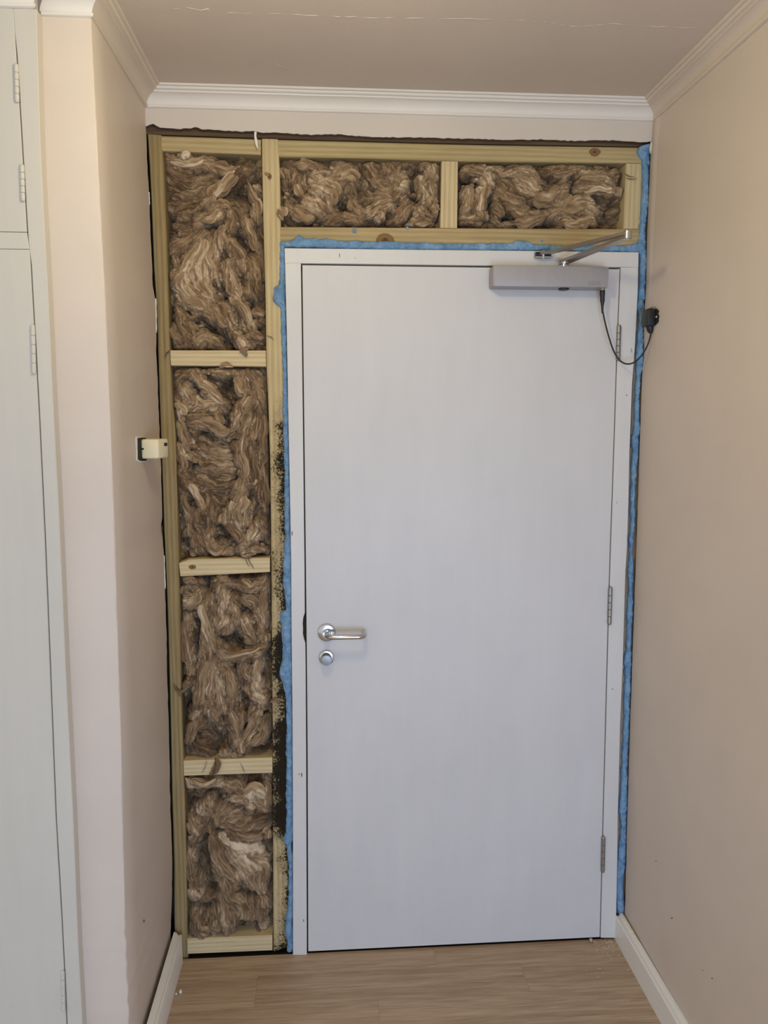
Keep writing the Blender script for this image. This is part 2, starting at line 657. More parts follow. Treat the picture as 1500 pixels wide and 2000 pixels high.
# cornices ----------------------------------------------------------
PROF = [(0.0, 0.0465), (0.0040, 0.0465), (0.0075, 0.0450), (0.0088, 0.0425), (0.0085, 0.0400), (0.0050, 0.0395), (0.0055, 0.0350), (0.0078, 0.0290),
        (0.0120, 0.0235), (0.0175, 0.0190), (0.0240, 0.0160), (0.0300, 0.0148), (0.0302, 0.0112), (0.0345, 0.0108), (0.0380, 0.0095), (0.0398, 0.0072), (0.0400, 0.0052),
        (0.0440, 0.0050), (0.0475, 0.0042), (0.0490, 0.0024), (0.0490, -0.001), (0.0, -0.001)]


def cornice(name, path, k0, k1, m):
    """one straight run of the moulding, mitred into its neighbours"""
    P = [Vector((x, y, 0)) for x, y in path]

    def nrm(a, b):
        d = (b - a).normalized()
        return Vector((d.y, -d.x, 0))          # room lies on the right of the walking direction
    N = [nrm(P[i], P[i + 1]) for i in range(len(P) - 1)]

    def miter(i):
        if i == 0: return N[0]
        if i == len(P) - 1: return N[-1]
        s = N[i - 1] + N[i]
        return s / s.dot(N[i])
    bm = bmesh.new()
    rings = []
    L = (P[k1] - P[k0]).length
    ns = max(2, int(L / 0.06))
    rnd = random.Random(k0 + 1)
    for j in range(ns + 1):
        t = j / ns
        b = P[k0].lerp(P[k1], t)
        mi = miter(k0).lerp(miter(k1), t)
        wob = 0 if j in (0, ns) else rnd.uniform(-1, 1) * 0.0004
        rings.append([bm.verts.new((b.x + mi.x * d, b.y + mi.y * d, ZC - h + wob)) for d, h in PROF])
    for r0, r1 in zip(rings[:-1], rings[1:]):
        for j in range(len(PROF)):
            k = (j + 1) % len(PROF)
            bm.faces.new((r0[j], r0[k], r1[k], r1[j]))
    bm.faces.new(rings[0]); bm.faces.new(rings[-1])
    return tagS(smooth_angle(frombm(name, bm, m), 28))


XL = float(np.interp(2.44, zs, interp_edge(EDGE_L, 0.0, zs)))
CP = [(-2.2, Y_CUP), (-0.5105, Y_CUP), (-0.5105, Y_COL), (-0.407, Y_COL), (-0.4035, 0.0), (0.978, 0.0), (XR, Y_END)]
cornice('trim_1', CP, 4, 5, M_corn)
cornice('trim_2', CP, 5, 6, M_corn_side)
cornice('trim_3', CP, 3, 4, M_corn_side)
cornice('trim_4', CP, 2, 3, M_corn)
cornice('trim_5', CP, 0, 1, M_corn)

# ------------------------------------------------------------------ the opened-up partition
wall_back = tagS(box('wall_back', (-0.46, 0.112, -0.014), (1.03, 0.124, ZC), M_board))
box('light_block_board', (-0.478, -0.012, -0.014), (-0.4605, 0.124, ZC), M_board, wall_back)  # unseen board added to block light leaking past the left stud
box('light_block_board', (1.0305, 0.018, -0.014), (1.045, 0.124, ZC), M_board, wall_back)  # added likewise to block light at the right end
YS = 0.018          # front of the studwork
YB = 0.108


def px(poly, dx=0.0, dy=0.0):
    return [(a + dx, b + dy) for a, b in poly]


K = onY(1162, 297, YS)
K2 = onY(376, 1107, YS)
K3 = onY(752, 468, YS)
W_studl = wood('pine_left_stud', 2, (0.41, 0.30, 0.14), (0.205, 0.138, 0.055))
W_studc = wood('pine_mouldy_stud', 2, PINE_L, PINE_D,
               knots=[(onY(527, 345, YS)[0], onY(527, 345, YS)[2], 0.008)],
               mould=[(0.0, 0.92), (1.0, 0.05), (0.03, 0.62), (0.06, 0.58), (0.10, 0.55), (0.14, 0.58), (0.17, 0.80), (0.22, 0.90), (0.29, 0.88), (0.32, 0.68),
                      (0.35, 0.72), (0.40, 0.80), (0.43, 0.56), (0.46, 0.57), (0.52, 0.58), (0.55, 0.48), (0.60, 0.60), (0.64, 0.58), (0.68, 0.36), (0.76, 0.12)])
W_plate = wood('pine_top_plate', 0, (0.53, 0.41, 0.205), (0.31, 0.225, 0.10), knots=[(K[0], K[2], 0.016)])
W_plate2 = wood('pine_short_plate', 0, (0.58, 0.45, 0.23), (0.37, 0.27, 0.125))
W_head = wood('pine_header', 0, (0.53, 0.395, 0.20), (0.31, 0.22, 0.10), knots=[(K3[0], K3[2], 0.024)])
W_nog = wood('pine_noggin', 0, (0.76, 0.61, 0.36), (0.51, 0.38, 0.195))
W_nogk = wood('pine_knotty_noggin', 0, (0.76, 0.61, 0.36), (0.51, 0.38, 0.195), knots=[(K2[0], K2[2], 0.010)])
W_crip = wood('pine_cripple_stud', 2, (0.70, 0.555, 0.32), (0.46, 0.34, 0.17))
W_old = wood('old_brown_batten', 0, (0.16, 0.10, 0.055), (0.075, 0.045, 0.025))
W_pack = wood('bare_packer', 2, (0.46, 0.33, 0.225), (0.29, 0.19, 0.115))

STUD_L_R = [(315, 264), (319, 312), (325, 450), (330, 625), (331, 675), (336, 775), (341, 812), (346, 975), (347, 1025), (349, 1112),
            (351, 1200), (354, 1350), (359, 1500), (363, 1642), (365.5, 1835), (367, 1877)]
STUD_L_L = [(288, 262), (293, 337), (297, 425), (301, 537), (306, 600), (308, 662), (310, 725), (314, 850), (318, 950), (320, 1030), (323, 1090), (326, 1150),
            (328.5, 1225), (333.5, 1425), (336, 1560), (338.5, 1640), (340, 1697), (340, 1780), (341, 1835), (343, 1880)]
slab('stud', STUD_L_L, STUD_L_R, YS, YB, W_studl, wall_back, 26, 0.0025)
CS_L = [(511, 271), (514, 425), (519, 600), (520.5, 725), (524, 790), (527.5, 900), (529, 1025), (530, 1125), (531.5, 1325), (533, 1475), (533, 1600), (534, 1858)]
CS_R = [(543, 272), (546, 312), (549, 470), (553, 560), (556, 750), (559, 900), (561, 1050), (561, 1300), (562, 1500), (563, 1850)]
slab('stud', CS_L, CS_R, YS - 0.001, YB, W_studc, wall_back, 26, 0.0025)
slab('top_plate', [(315.5, 265), (509.5, 271.5)], [(315.5, 294), (509.5, 302)], YS + 0.001, YB, W_plate2, wall_back, 6, 0.0025)
slab('top_plate', [(543.5, 272.5), (720, 277), (900, 282), (1262, 288)], [(543.5, 306), (720, 309), (900, 315), (1262, 319)], YS + 0.001, YB, W_plate, wall_back, 10, 0.0025)
slab('header', [(548, 443), (1000, 446.2), (1250, 447.3)], [(548, 484), (1000, 487), (1250, 489)], YS, YB, W_head, wall_back, 8, 0.0025)
slab('cripple_stud', [(862.7, 315), (860, 445)], [(894.7, 315.5), (893, 445.5)], YS + 0.001, YB, W_crip, wall_back, 5, 0.002)
slab('cripple_stud', [(1223, 319.5), (1218, 447)], [(1254, 320), (1250, 447)], YS + 0.002, YB, W_crip, wall_back, 5, 0.002)
slab('noggin', [(332.5, 684), (519, 684.5)], [(334, 714), (519.5, 716)], YS - 0.002, YB, W_nog, wall_back, 6, 0.0025)
slab('noggin', [(349.5, 1100), (358, 1093), (527, 1090)], [(352.5, 1126), (440, 1122), (527, 1117.5)], YS - 0.002, YB, W_nogk, wall_back, 9, 0.002)
slab('noggin', [(358.5, 1486.5), (532, 1480)], [(359.5, 1516), (532, 1510)], YS, YB, W_nog, wall_back, 6, 0.0025)
slab('bottom_plate', [(366, 1834), (532, 1827)], [(366.5, 1864), (532, 1857)], YS, YB, W_nog, wall_back, 6, 0.0025)
slab('batten', [(280, 238), (1275, 262)], [(280, 262), (543, 271), (900, 280.5), (1268, 287)], YS + 0.006, YB, W_old, wall_back, 12, 0.001)
# stud against the right wall, mostly behind foam
slab('stud', [(1249, 322), (1249, 460), (1245, 500), (1238, 700), (1226, 1000), (1217, 1250), (1206, 1600), (1201, 1830)],
     [(1272, 290), (1268, 460), (1264, 553), (1257, 731), (1248, 940), (1238, 1250), (1227, 1560), (1217, 1840)], YS + 0.004, YB, W_pack, wall_back, 24, 0.001)

# strip of old plaster left above the opening, its lower edge broken off
TOPB = [(279, 196), (1284, 222)]
LOWB = [(279, 248), (300, 242), (312, 249), (318, 250), (345, 252), (372, 250), (384, 248), (390, 252), (430, 254), (470, 257), (498, 256), (510, 260), (540, 259), (600, 263),
        (660, 262), (700, 266), (760, 268), (800, 268), (880, 270), (1000, 273), (1060, 272), (1120, 275), (1200, 274), (1250, 277), (1276, 276)]
xsb = np.linspace(279, 1277, 150)
lo = np.interp(xsb, [p[0] for p in LOWB], [p[1] for p in LOWB])
rnd = random.Random(12)
bm = bmesh.new()
rr = []
for x, y in zip(xsb, lo):
    yy = y + rnd.uniform(-1, 1) * 0.9
    top = onY(x, np.interp(x, [279, 1284], [196, 222]), -0.0005)
    b = onY(x, yy, -0.0005)
    rr.append([bm.verts.new(q) for q in ((top[0], -0.0005, 2.46), (b[0], -0.0005, b[2] + 0.0012), (b[0], 0.0008, b[2]), (b[0], 0.0135, b[2] + rnd.uniform(0, 0.004)), (top[0], 0.0135, 2.46))])
for r0, r1 in zip(rr[:-1], rr[1:]):
    for j in range(4):
        bm.faces.new((r0[j], r0[j + 1], r1[j + 1], r1[j]))
band = frombm('plaster_band', bm, M_band, wall_back)
band.data.materials.append(W_old)
for p in band.data.polygons:
    if p.index % 4 in (2, 3):
        p.material_index = 1
tube('torn_paper', [onY(x, y, 0.0 - 0.002) for x, y in ((499, 258), (498.5, 266), (500, 274), (501, 282), (503, 290))], [0.0035, 0.003, 0.0042, 0.0034, 0.001], M_chalk, wall_back, 8)
# crumbled corner top left and the little roll of plaster top right
tube('plaster_lump', [onY(x, y, -0.003) for x, y in ((1272, 277), (1272.5, 284), (1272, 292), (1271, 300))], [0.002, 0.0055, 0.006, 0.002], M_band, wall_back, 10)

# ------------------------------------------------------------------ skirtings
def skirting(name, side, x0, y_near, y_far, H, lift=0.0):
    prof = [(0, 0), (0.0235, 0), (0.0235, H * 0.87), (0.0222, H * 0.895), (0.0190, H * 0.915), (0.0178, H * 0.905), (0.0165, H * 0.885), (0.0110, H * 0.90), (0.0095, H * 0.955), (0.0070, H * 0.985), (0.0, H)]
    bm = bmesh.new()
    n = 40
    rr = []
    for i in range(n):
        y = y_far + (y_near - y_far) * (i / (n - 1)) ** 1.5
        rr.append([bm.verts.new((x0(y) + side * d, y, z)) for d, z in prof])
    for r0, r1 in zip(rr[:-1], rr[1:]):
        for j in range(len(prof)):
            k = (j + 1) % len(prof)
            bm.faces.new((r0[j], r0[k], r1[k], r1[j]))
    bm.faces.new(rr[0])
    bm.faces.new(rr[-1])
    return tagS(smooth_angle(frombm(name, bm, M_skirt), 30))


skl = skirting('baseboard_left', 1, lambda y: -0.4045 + 0.0 * y, Y_COL + 0.0, -0.006, 0.098)
skr = skirting('baseboard_right', -1, lambda y: 0.9785 + 0.0035 * min(0, y + 0.0) * 0 + (0.004 if y > -0.03 else 0.0) * 0, -3.5, 0.004, 0.086)
bm = bmesh.new()
for a, b, d, z in ((0.0, -0.13, 0.0008, 0.0863), (0.0, -0.075, 0.0150, 0.0722)):
    pts = [(XR - d - 0.0003 * math.sin(k * 1.7), a + (b - a) * k / 16, z) for k in range(17)]
    add_tube(bm, pts, [0.0013 + 0.0006 * math.sin(k * 2.3) for k in range(17)], 6)
frombm('old_caulk', bm, M_glue, skr, True)

# ------------------------------------------------------------------ door
door = tagS(empty('door_1', (0.45, 0.0, 0.0)))
LEAF_L = [(590.3, 518), (592, 650), (597.3, 1100), (599.3, 1300), (600.7, 1477), (602, 1858)]
LEAF_R = [(1210.5, 526), (1203.5, 712), (1197.5, 900), (1190.5, 1098), (1185.5, 1280), (1176.5, 1629), (1171.5, 1830)]
JL_R = [(587.6, 514.5), (589.6, 650), (594.8, 1100), (595.4, 1197), (592.5, 1206), (591.2, 1218), (592.0, 1228), (591.6, 1238), (593.5, 1247), (596.4, 1256), (597, 1300),
        (598, 1477), (599.4, 1864)]
JL_L = [(556, 485), (559, 625), (560, 650), (564, 875), (567, 1000), (568.5, 1100), (569, 1200), (571, 1400), (572, 1615), (572, 1865)]
JR_L = [(1212.5, 522.5), (1205.5, 712), (1199.5, 900), (1192.5, 1098), (1187.5, 1280), (1178.3, 1629), (1173.3, 1833)]
JR_R = [(1247, 493), (1246, 570), (1240, 682), (1235, 750), (1230, 880), (1228, 970), (1225, 1070), (1222, 1115), (1219, 1217), (1216.6, 1300), (1212, 1406),
        (1207, 1595), (1206, 1677), (1202.7, 1831)]


def to_y(poly, y):
    """extend a jamb edge upward to the given image row"""
    (x0, y0), (x1, y1) = poly[0], poly[1]
    s = (x1 - x0) / (y1 - y0)
    return [(x0 + s * (y - y0), y)] + poly


slab('leaf', LEAF_L, LEAF_R, 0.0, 0.044, M_door, door, 22, 0.0012)
jamb_top_l = [(p if p[1] > 516 else (p[0], 514.3)) for p in JL_R]


def rows_at(poly, ys):
    P = np.array(poly)
    return [(float(np.interp(y, P[:, 1], P[:, 0])), y) for y in ys]


ysl = [514.3, 560, 650, 800, 950, 1100, 1190, 1197, 1206, 1218, 1228, 1238, 1247, 1256, 1300, 1400, 1477, 1600, 1750, 1865]


def jamb(name, L, R, ys, y0, y1, m):
    bm = bmesh.new()
    rr = []
    ch = 0.0012
    for (xa, ya), (xb, yb) in zip(rows_at(L, ys), rows_at(R, ys)):
        a, b = onY(xa, ya, y0), onY(xb, yb, y0)
        rr.append([bm.verts.new(q) for q in ((a[0], y0 + ch, a[2]), (a[0] + ch, y0, a[2]), (b[0] - ch, y0, b[2]), (b[0], y0 + ch, b[2]), (b[0], y1, b[2]), (a[0], y1, a[2]))])
    for r0, r1 in zip(rr[:-1], rr[1:]):
        for j in range(6):
            bm.faces.new((r0[j], r0[(j + 1) % 6], r1[(j + 1) % 6], r1[j]))
    bm.faces.new(rr[0]); bm.faces.new(rr[-1])
    return smooth_angle(frombm(name, bm, m, door), 25)


jamb('jamb', JL_L, JL_R, ysl, -0.0006, 0.10, M_frame)
jamb('jamb', JR_R[:0] + [(1246.8, 522)] + JR_R[1:], JR_L, [522.5, 570, 712, 800, 900, 1098, 1217, 1280, 1406, 1500, 1629, 1740, 1831.5], -0.0004, 0.10, M_frame) if False else None
jamb('jamb', JR_L, JR_R, [522.5, 570, 682, 750, 880, 970, 1070, 1115, 1217, 1300, 1406, 1595, 1677, 1760, 1831.5], -0.0004, 0.10, M_frame)
slab('frame_head', [(556, 484.5), (800, 487.5), (1000, 489.5), (1247, 492.5)], [(556.6, 514.0), (588, 514.2), (900, 518), (1246.6, 522.2)], -0.0002, 0.10, M_frame, door, 14, 0.0012)
# rebate the leaf closes against; a full dark sheet whose colour is the shade in the leaf gaps
st = box('stop_and_gap_shade', (-0.012, 0.046, 0.0), (0.93, 0.062, 2.055), M_board, door)
# chiselled-out strike recess, filled with a dark block painted as its shade
bm = bmesh.new()
f0 = [(595.6, 1196), (593.2, 1205), (591.6, 1218), (592.2, 1228), (591.4, 1238), (593.6, 1248), (597, 1258), (598.2, 1230)]
a = [bm.verts.new(onY(x, y, 0.006)) for x, y in f0]
b = [bm.verts.new(onY(x, y, 0.03)) for x, y in f0]
bm.faces.new(a); bm.faces.new(b)
for k in range(len(f0)):
    bm.faces.new((a[k], a[(k + 1) % len(f0)], b[(k + 1) % len(f0)], b[k]))
frombm('strike_recess_shade', bm, M_dark, door)


def hinge(name, x, ya, yb, r, m, parent, y, segs=5, cap=True, lean=0.0):
    """a butt hinge seen by its knuckles"""
    a, b = onY(x + lean, ya, y), onY(x, yb, y)
    a, b = Vector(a), Vector(b)
    bm = bmesh.new()
    d = b - a
    for k in range(segs):
        p, q = a + d * (k / segs), a + d * ((k + 1) / segs)
        e = d.normalized() * 0.0006
        add_tube(bm, [p + e * 0.5, p + e * 1.6, q - e * 1.6, q - e * 0.5], [r * 0.86, r, r, r * 0.86], 14)
    add_tube(bm, [a, b], r * 0.6, 10)
    if cap:
        e = d.normalized() * r
        add_tube(bm, [a - e * 0.8, a - e * 0.5, a + e * 0.1], [r * 0.45, r * 0.85, r * 0.95], 12)
        add_tube(bm, [b - e * 0.1, b + e * 0.5, b + e * 0.8], [r * 0.95, r * 0.85, r * 0.45], 12)
    return smooth_angle(frombm(name, bm, m, parent), 40)


for x, ya, yb, ln in ((1207, 638, 701, 2), (1190, 1149, 1217, 2), (1177, 1636, 1701, 1.5)):
    hinge('hinge', x, ya, yb, 0.0066, M_hinge, door, -0.004, 5, True, ln)


def lathe_y(bm, c, prof, seg=40):
    """revolve (radius, out-from-door) about an axis square to the door"""
    rings = []
    for r, o in prof:
        rings.append([bm.verts.new((c[0] + r * math.cos(2 * math.pi * k / seg), c[1] - o, c[2] + r * math.sin(2 * math.pi * k / seg))) for k in range(seg)])
    for r0, r1 in zip(rings[:-1], rings[1:]):
        for k in range(seg):
            bm.faces.new((r0[k], r0[(k + 1) % seg], r1[(k + 1) % seg], r1[k]))
    bm.faces.new(rings[0]); bm.faces.new(rings[-1])


c = onY(638, 1234.5, 0.0)
bm = bmesh.new()
add_path = [c + np.array((0.0, -0.002, 0.0)), c + np.array((0.0, -0.035, 0.0))]
R0 = 0.017
arc = [c + np.array((R0 * (1 - math.cos(t)), -0.039 - R0 * math.sin(t), 0)) for t in np.linspace(0, math.pi / 2, 7)]
xe2 = onY(712.5, 1243, -0.056)[0]
arc2 = [np.array((xe2 - R0 + R0 * math.sin(t), -0.056 + R0 * (1 - math.cos(t)), c[2])) for t in np.linspace(0, math.pi / 2, 7)]
tail = [np.array((xe2, -0.014, c[2])), np.array((xe2, -0.0125, c[2]))]
add_tube(bm, add_path + arc + arc2 + tail, [0.0075] * (len(add_path) + 14 + 1) + [0.0060], 16)
handle = smooth_angle(frombm('handle', bm, M_chrome, door), 40)
tag(handle, 'chrome tubular lever handle returned towards the door')
bm = bmesh.new()
lathe_y(bm, c, [(0.0262, 0.0), (0.0262, 0.006), (0.0250, 0.0085), (0.0225, 0.0095), (0.0118, 0.0098), (0.0105, 0.0075), (0.0080, 0.0072)])
smooth_angle(frombm('rose', bm, M_chrome, handle), 35)
c2 = onY(637.5, 1283.5, 0.0)
bm = bmesh.new()
lathe_y(bm, c2, [(0.0225, 0.0), (0.0225, 0.006), (0.0212, 0.0085), (0.0190, 0.0092), (0.012, 0.0094)])
tt = smooth_angle(frombm('thumb_turn', bm, M_chrome, door), 35)
tag(tt, 'round chrome thumb-turn with a dull grey knob')
bm = bmesh.new()
lathe_y(bm, c2 + np.array((0, 0, 0.0)), [(0.0100, 0.008), (0.0105, 0.018), (0.0150, 0.020), (0.0156, 0.023), (0.0156, 0.031), (0.0146, 0.033), (0.006, 0.0335)])
smooth_angle(frombm('knob', bm, M_chrome_dark, tt), 35)

# ------------------------------------------------------------------ overhead closer
a = onY(964, 517.5, -0.058)
b = onY(1188, 561.5, -0.058)
closer = tag(empty('door_closer', ((a[0] + b[0]) / 2, -0.03, b[2])), 'silver grey box-shaped overhead door closer with folding arm on white door', 'door closer')
x0, x1, z0, z1 = a[0], b[0], b[2], a[2]
bm = bmesh.new()
add_box(bm, (x0 + 0.002, -0.058, z0), (x1 - 0.002, -0.0015, z1), 0.0025, 2)
body = smooth_angle(frombm('body', bm, M_closer, closer))
for xa in (x0 - 0.0005, x1 - 0.0035):
    box('end_cap', (xa, -0.0565, z0 + 0.0012), (xa + 0.004, -0.0020, z1 - 0.0012), M_closer, closer, 0.0015)
# maker's lettering, raised on the cover
fc = bpy.data.curves.new('lettering', 'FONT')
fc.body = 'GEZE'
fc.size = 0.0135
fc.extrude = 0.0004
fc.space_character = 1.15
fo = bpy.data.objects.new('lettering_tmp', fc)
COL.objects.link(fo)
dg = bpy.context.evaluated_depsgraph_get()
me = bpy.data.meshes.new_from_object(fo.evaluated_get(dg))
bpy.data.objects.remove(fo)
tx = onY(1149, 556, -0.058)
me.transform(Matrix.Translation((tx[0], -0.0583, tx[2])) @ Matrix.Rotation(math.pi / 2, 4, 'X'))
link('lettering', me, plain('lettering_grey', (0.30, 0.275, 0.275), 0.5, 0.3), closer)
# adjusting valve under the cover
vx = onY(1101, 566, -0.035)
tube('valve', [(vx[0], -0.035, z0 + 0.002), (vx[0], -0.035, z0 - 0.004), (vx[0], -0.035, z0 - 0.0055)], [0.0145, 0.0145, 0.011], M_black, closer, 20)
PV = np.array((onY(1102, 512, -0.030)[0], -0.030, 0))
EL = onZ(1226, 459, 2.0745)
bm = bmesh.new()
add_tube(bm, [(PV[0], PV[1], z1 - 0.002), (PV[0], PV[1], z1 + 0.004)], 0.0125, 20)
add_tube(bm, [(PV[0], PV[1], z1 + 0.004), (PV[0], PV[1], z1 + 0.010)], 0.0085, 20)
add_tube(bm, [(PV[0], PV[1], z1 + 0.010), (PV[0], PV[1], z1 + 0.0205), (PV[0], PV[1], z1 + 0.0225)], [0.0150, 0.0150, 0.010], 20)
smooth_angle(frombm('pivot', bm, M_chrome, closer), 40)


def arm(name, p, q, w0, w1, t, m):
    p, q = Vector(p), Vector(q)
    d = (q - p).normalized()
    s = d.cross(Vector((0, 0, 1))).normalized()
    bm = bmesh.new()
    n = 10
    pts = []
    for i in range(n + 1):
        f = math.pi * i / n
        pts.append(p - d * (w0 * math.sin(f)) + s * (w0 * math.cos(f)))
    for i in range(n + 1):
        f = math.pi * i / n
        pts.append(q + d * (w1 * math.sin(f)) - s * (w1 * math.cos(f)))
    lo_ = [bm.verts.new(v - Vector((0, 0, t / 2))) for v in pts]
    hi_ = [bm.verts.new(v + Vector((0, 0, t / 2))) for v in pts]
    bm.faces.new(lo_); bm.faces.new(hi_)
    for k in range(len(pts)):
        j = (k + 1) % len(pts)
        bm.faces.new((lo_[k], lo_[j], hi_[j], hi_[k]))
    return smooth_angle(frombm(name, bm, m, closer), 35)


SH = onY(1061, 496, -0.016)
arm('arm', (PV[0], PV[1], z1 + 0.0155), (EL[0], EL[1], 2.0700), 0.0155, 0.0105, 0.0075, M_steel)
arm('arm', (SH[0], SH[1], SH[2]), (EL[0], EL[1], 2.0785), 0.0100, 0.0105, 0.0075, M_steel)
bm = bmesh.new()
add_tube(bm, [(EL[0], EL[1], 2.0645), (EL[0], EL[1], 2.0655), (EL[0], EL[1], 2.0835), (EL[0], EL[1], 2.0845)], [0.0088, 0.0104, 0.0104, 0.0088], 20)
smooth_angle(frombm('elbow_joint', bm, M_chrome, closer), 40)
sa = onY(1047, 492.5, -0.022)
sb = onY(1079.5, 503, -0.022)
sx0, sx1, sz1, sz0 = sa[0], sb[0], sa[2], sb[2]
bm = bmesh.new()
add_box(bm, (sx0, -0.0035, sz0), (sx1, -0.0006, sz1 + 0.003))
add_box(bm, (sx0, -0.024, sz0), (sx1, -0.0036, sz0 + 0.0025))
add_box(bm, (sx0, -0.024, sz1), (sx1, -0.0036, sz1 + 0.0025))
frombm('shoe_bracket', bm, M_steel, closer)
box('shoe_interior', (sx0 + 0.002, -0.014, sz0 + 0.003), (sx1 - 0.002, -0.004, sz1 - 0.0005), M_black, closer)  # black block as the dark interior of the open shoe
tube('pin', [(SH[0], SH[1] - 0.001, sz0 - 0.002), (SH[0], SH[1] - 0.001, sz0 + 0.001), (SH[0], SH[1] - 0.001, sz1 + 0.005), (SH[0], SH[1] - 0.001, sz1 + 0.0065)], [0.004, 0.0052, 0.0052, 0.0035], M_chrome, closer, 16)

# ------------------------------------------------------------------ cable and plugs
ck = onY(1176.5, 563, -0.036)
cable = tag(empty('power_cable', (ck[0], -0.036, 1.84)), 'thin black cable hanging in a loop from the door closer to the black plug', 'cable')
tube('ferrule', [(ck[0], -0.036, z0 + 0.001), (ck[0], -0.036, z0 - 0.0045)], 0.0078, M_steel, cable, 18)
cz = [onY(1176.5, y, -0.036) for y in (566.5, 568, 576, 577.5, 588, 590, 597, 612)]
tube('connector', cz, [0.0062, 0.0074, 0.0074, 0.0066, 0.0066, 0.0056, 0.0040, 0.0026], M_black, cable, 18)
pts = [(1177, 606), (1180, 622), (1185, 643), (1191, 664), (1198, 684), (1207, 700), (1216, 708), (1226, 711), (1237, 708.5), (1248, 700), (1258, 687), (1266, 671), (1270.5, 655), (1271, 648)]
cp = [onY(x, y, -0.036 + (-0.058 + 0.036) * k / (len(pts) - 1)) for k, (x, y) in enumerate(pts)]
tube('cord', catmull(cp, 5), 0.0023, M_black, cable, 10)

PB = [onY(1253, 607, -0.070), onY(1285, 638, -0.058)]
plug = empty('plug', (0.968, -0.06, 1.88))
tag(plug, 'black square plug in a ragged hole low on the right wall edge beside the blue foam', 'plug')
plug['label'] = 'black plug adapter in a ragged hole in right wall beside blue foam'
pa = onY(1253, 606, -0.036)
pb = onY(1254, 637.5, -0.06)
xw = float(np.interp(1.9, zs, xe)) * 0.85 + XR * 0.15
pbx = pa[0]
bm = bmesh.new()
add_box(bm, (pbx, -0.082, pb[2]), (xw - 0.0005, -0.036, pa[2]), 0.0035, 3)
smooth_angle(frombm('adapter_body', bm, M_black, plug))
tube('strain_relief', [onY(x, y, -0.0585) for x, y in ((1268, 634), (1269.5, 641), (1270.3, 646), (1271, 651))], [0.0115, 0.0095, 0.0085, 0.0045], M_black, plug, 16)


def ragged_plate(name, pts, x, t, m, parent, sign):
    """an irregular thin plate (rim, mark or painted hole shade) lying on a side wall"""
    bm = bmesh.new()
    a = [bm.verts.new((x, p[1], p[2])) for p in pts]
    b = [bm.verts.new((x + sign * t, p[1], p[2])) for p in pts]
    bm.faces.new(a); bm.faces.new(b)
    for k in range(len(pts)):
        j = (k + 1) % len(pts)
        bm.faces.new((a[k], a[j], b[j], b[k]))
    return frombm(name, bm, m, parent)


H1 = [(1268, 604), (1272, 600.5), (1279, 599.5), (1284, 603.5), (1287.5, 608), (1285.5, 612), (1287.8, 618), (1286.5, 623), (1286.8, 628), (1284, 632), (1279, 636), (1271, 639), (1262, 638), (1262, 606)]
ragged_plate('socket_hole_shade', [onX(x, y, xw) for x, y in H1], xw + 0.002, 0.0026, M_dark, wall_right, -1)  # dark plate on the wall, painted as the shade inside the hole
H2 = [(1275, 615), (1278, 614), (1281, 617.5), (1284, 617), (1283.5, 620), (1281, 621.5), (1281, 625.5), (1279, 626), (1276.5, 621)]
ragged_plate('chipped_plaster', [onX(x, y, xw) for x, y in H2], xw - 0.0006, 0.0012, M_chalk, wall_right, -1)
H3 = [(1274, 602), (1279, 600.5), (1283, 603), (1281, 604.5), (1276, 604.5)]
ragged_plate('chipped_plaster', [onX(x, y, xw) for x, y in H3], xw - 0.0006, 0.0012, M_chalk, wall_right, -1)

# small knocks and scuffs in the paint
M_scuff = plain('grey_scuff', (0.22, 0.18, 0.15), 0.8)


def blot(cx_, cy_, w, h, seed):
    r_ = random.Random(seed)
    return [(cx_ + w * math.cos(2 * math.pi * k / 8) * r_.uniform(0.6, 1.1), cy_ + h * math.sin(2 * math.pi * k / 8) * r_.uniform(0.6, 1.1)) for k in range(8)]


for k, (cx_, cy_, w, h) in enumerate(((1362, 858, 1.6, 3.0), (1312, 1793, 2.6, 1.8), (1281, 1682, 1.2, 1.2), (1391, 1911, 2.4, 1.6), (1373, 1895, 1.6, 1.2), (1330, 1000, 1.0, 1.2))):
    ragged_plate('scuff', [onX(x, y, XR) for x, y in blot(cx_, cy_, w, h, k)], XR - 0.0004, 0.0010, M_scuff, wall_right, 1)
ragged_plate('scuff', [onX(x, y, xw) for x, y in blot(1259.5, 737, 1.6, 5.0, 9)], xw - 0.0006, 0.0016, M_scuff, wall_right, 1)
xs_ = float(onY(337, 1760, 0.0)[0]) * 0.5 + float(onY(244, 1760, Y_COL)[0]) * 0.5
ragged_plate('scuff', [onX(x, y, xs_ + 0.001) for x, y in blot(282, 1799, 1.0, 2.6, 4)], xs_ - 0.004, 0.006, M_scuff, wall_left, 1)
for k, (cx_, cy_, w, h) in enumerate(((589, 1513, 1.6, 5.0), (570.5, 1041, 1.5, 6.0), (584, 1512, 1.2, 1.8), (1196, 1346, 2.2, 1.0), (663, 499, 1.0, 5.0), (694, 504, 0.8, 1.6), (1224, 772, 1.6, 1.4), (593, 1798, 1.2, 3.0))):
    P_ = [onY(x, y, -0.0009) for x, y in blot(cx_, cy_, w, h, k + 20)]
    bm = bmesh.new()
    a_ = [bm.verts.new(p) for p in P_]; b_ = [bm.verts.new(p + np.array((0, 0.0012, 0))) for p in P_]
    bm.faces.new(a_); bm.faces.new(b_)
    for j in range(len(P_)):
        bm.faces.new((a_[j], a_[(j + 1) % 8], b_[(j + 1) % 8], b_[j]))
    frombm('paint_chip', bm, M_scuff, door)

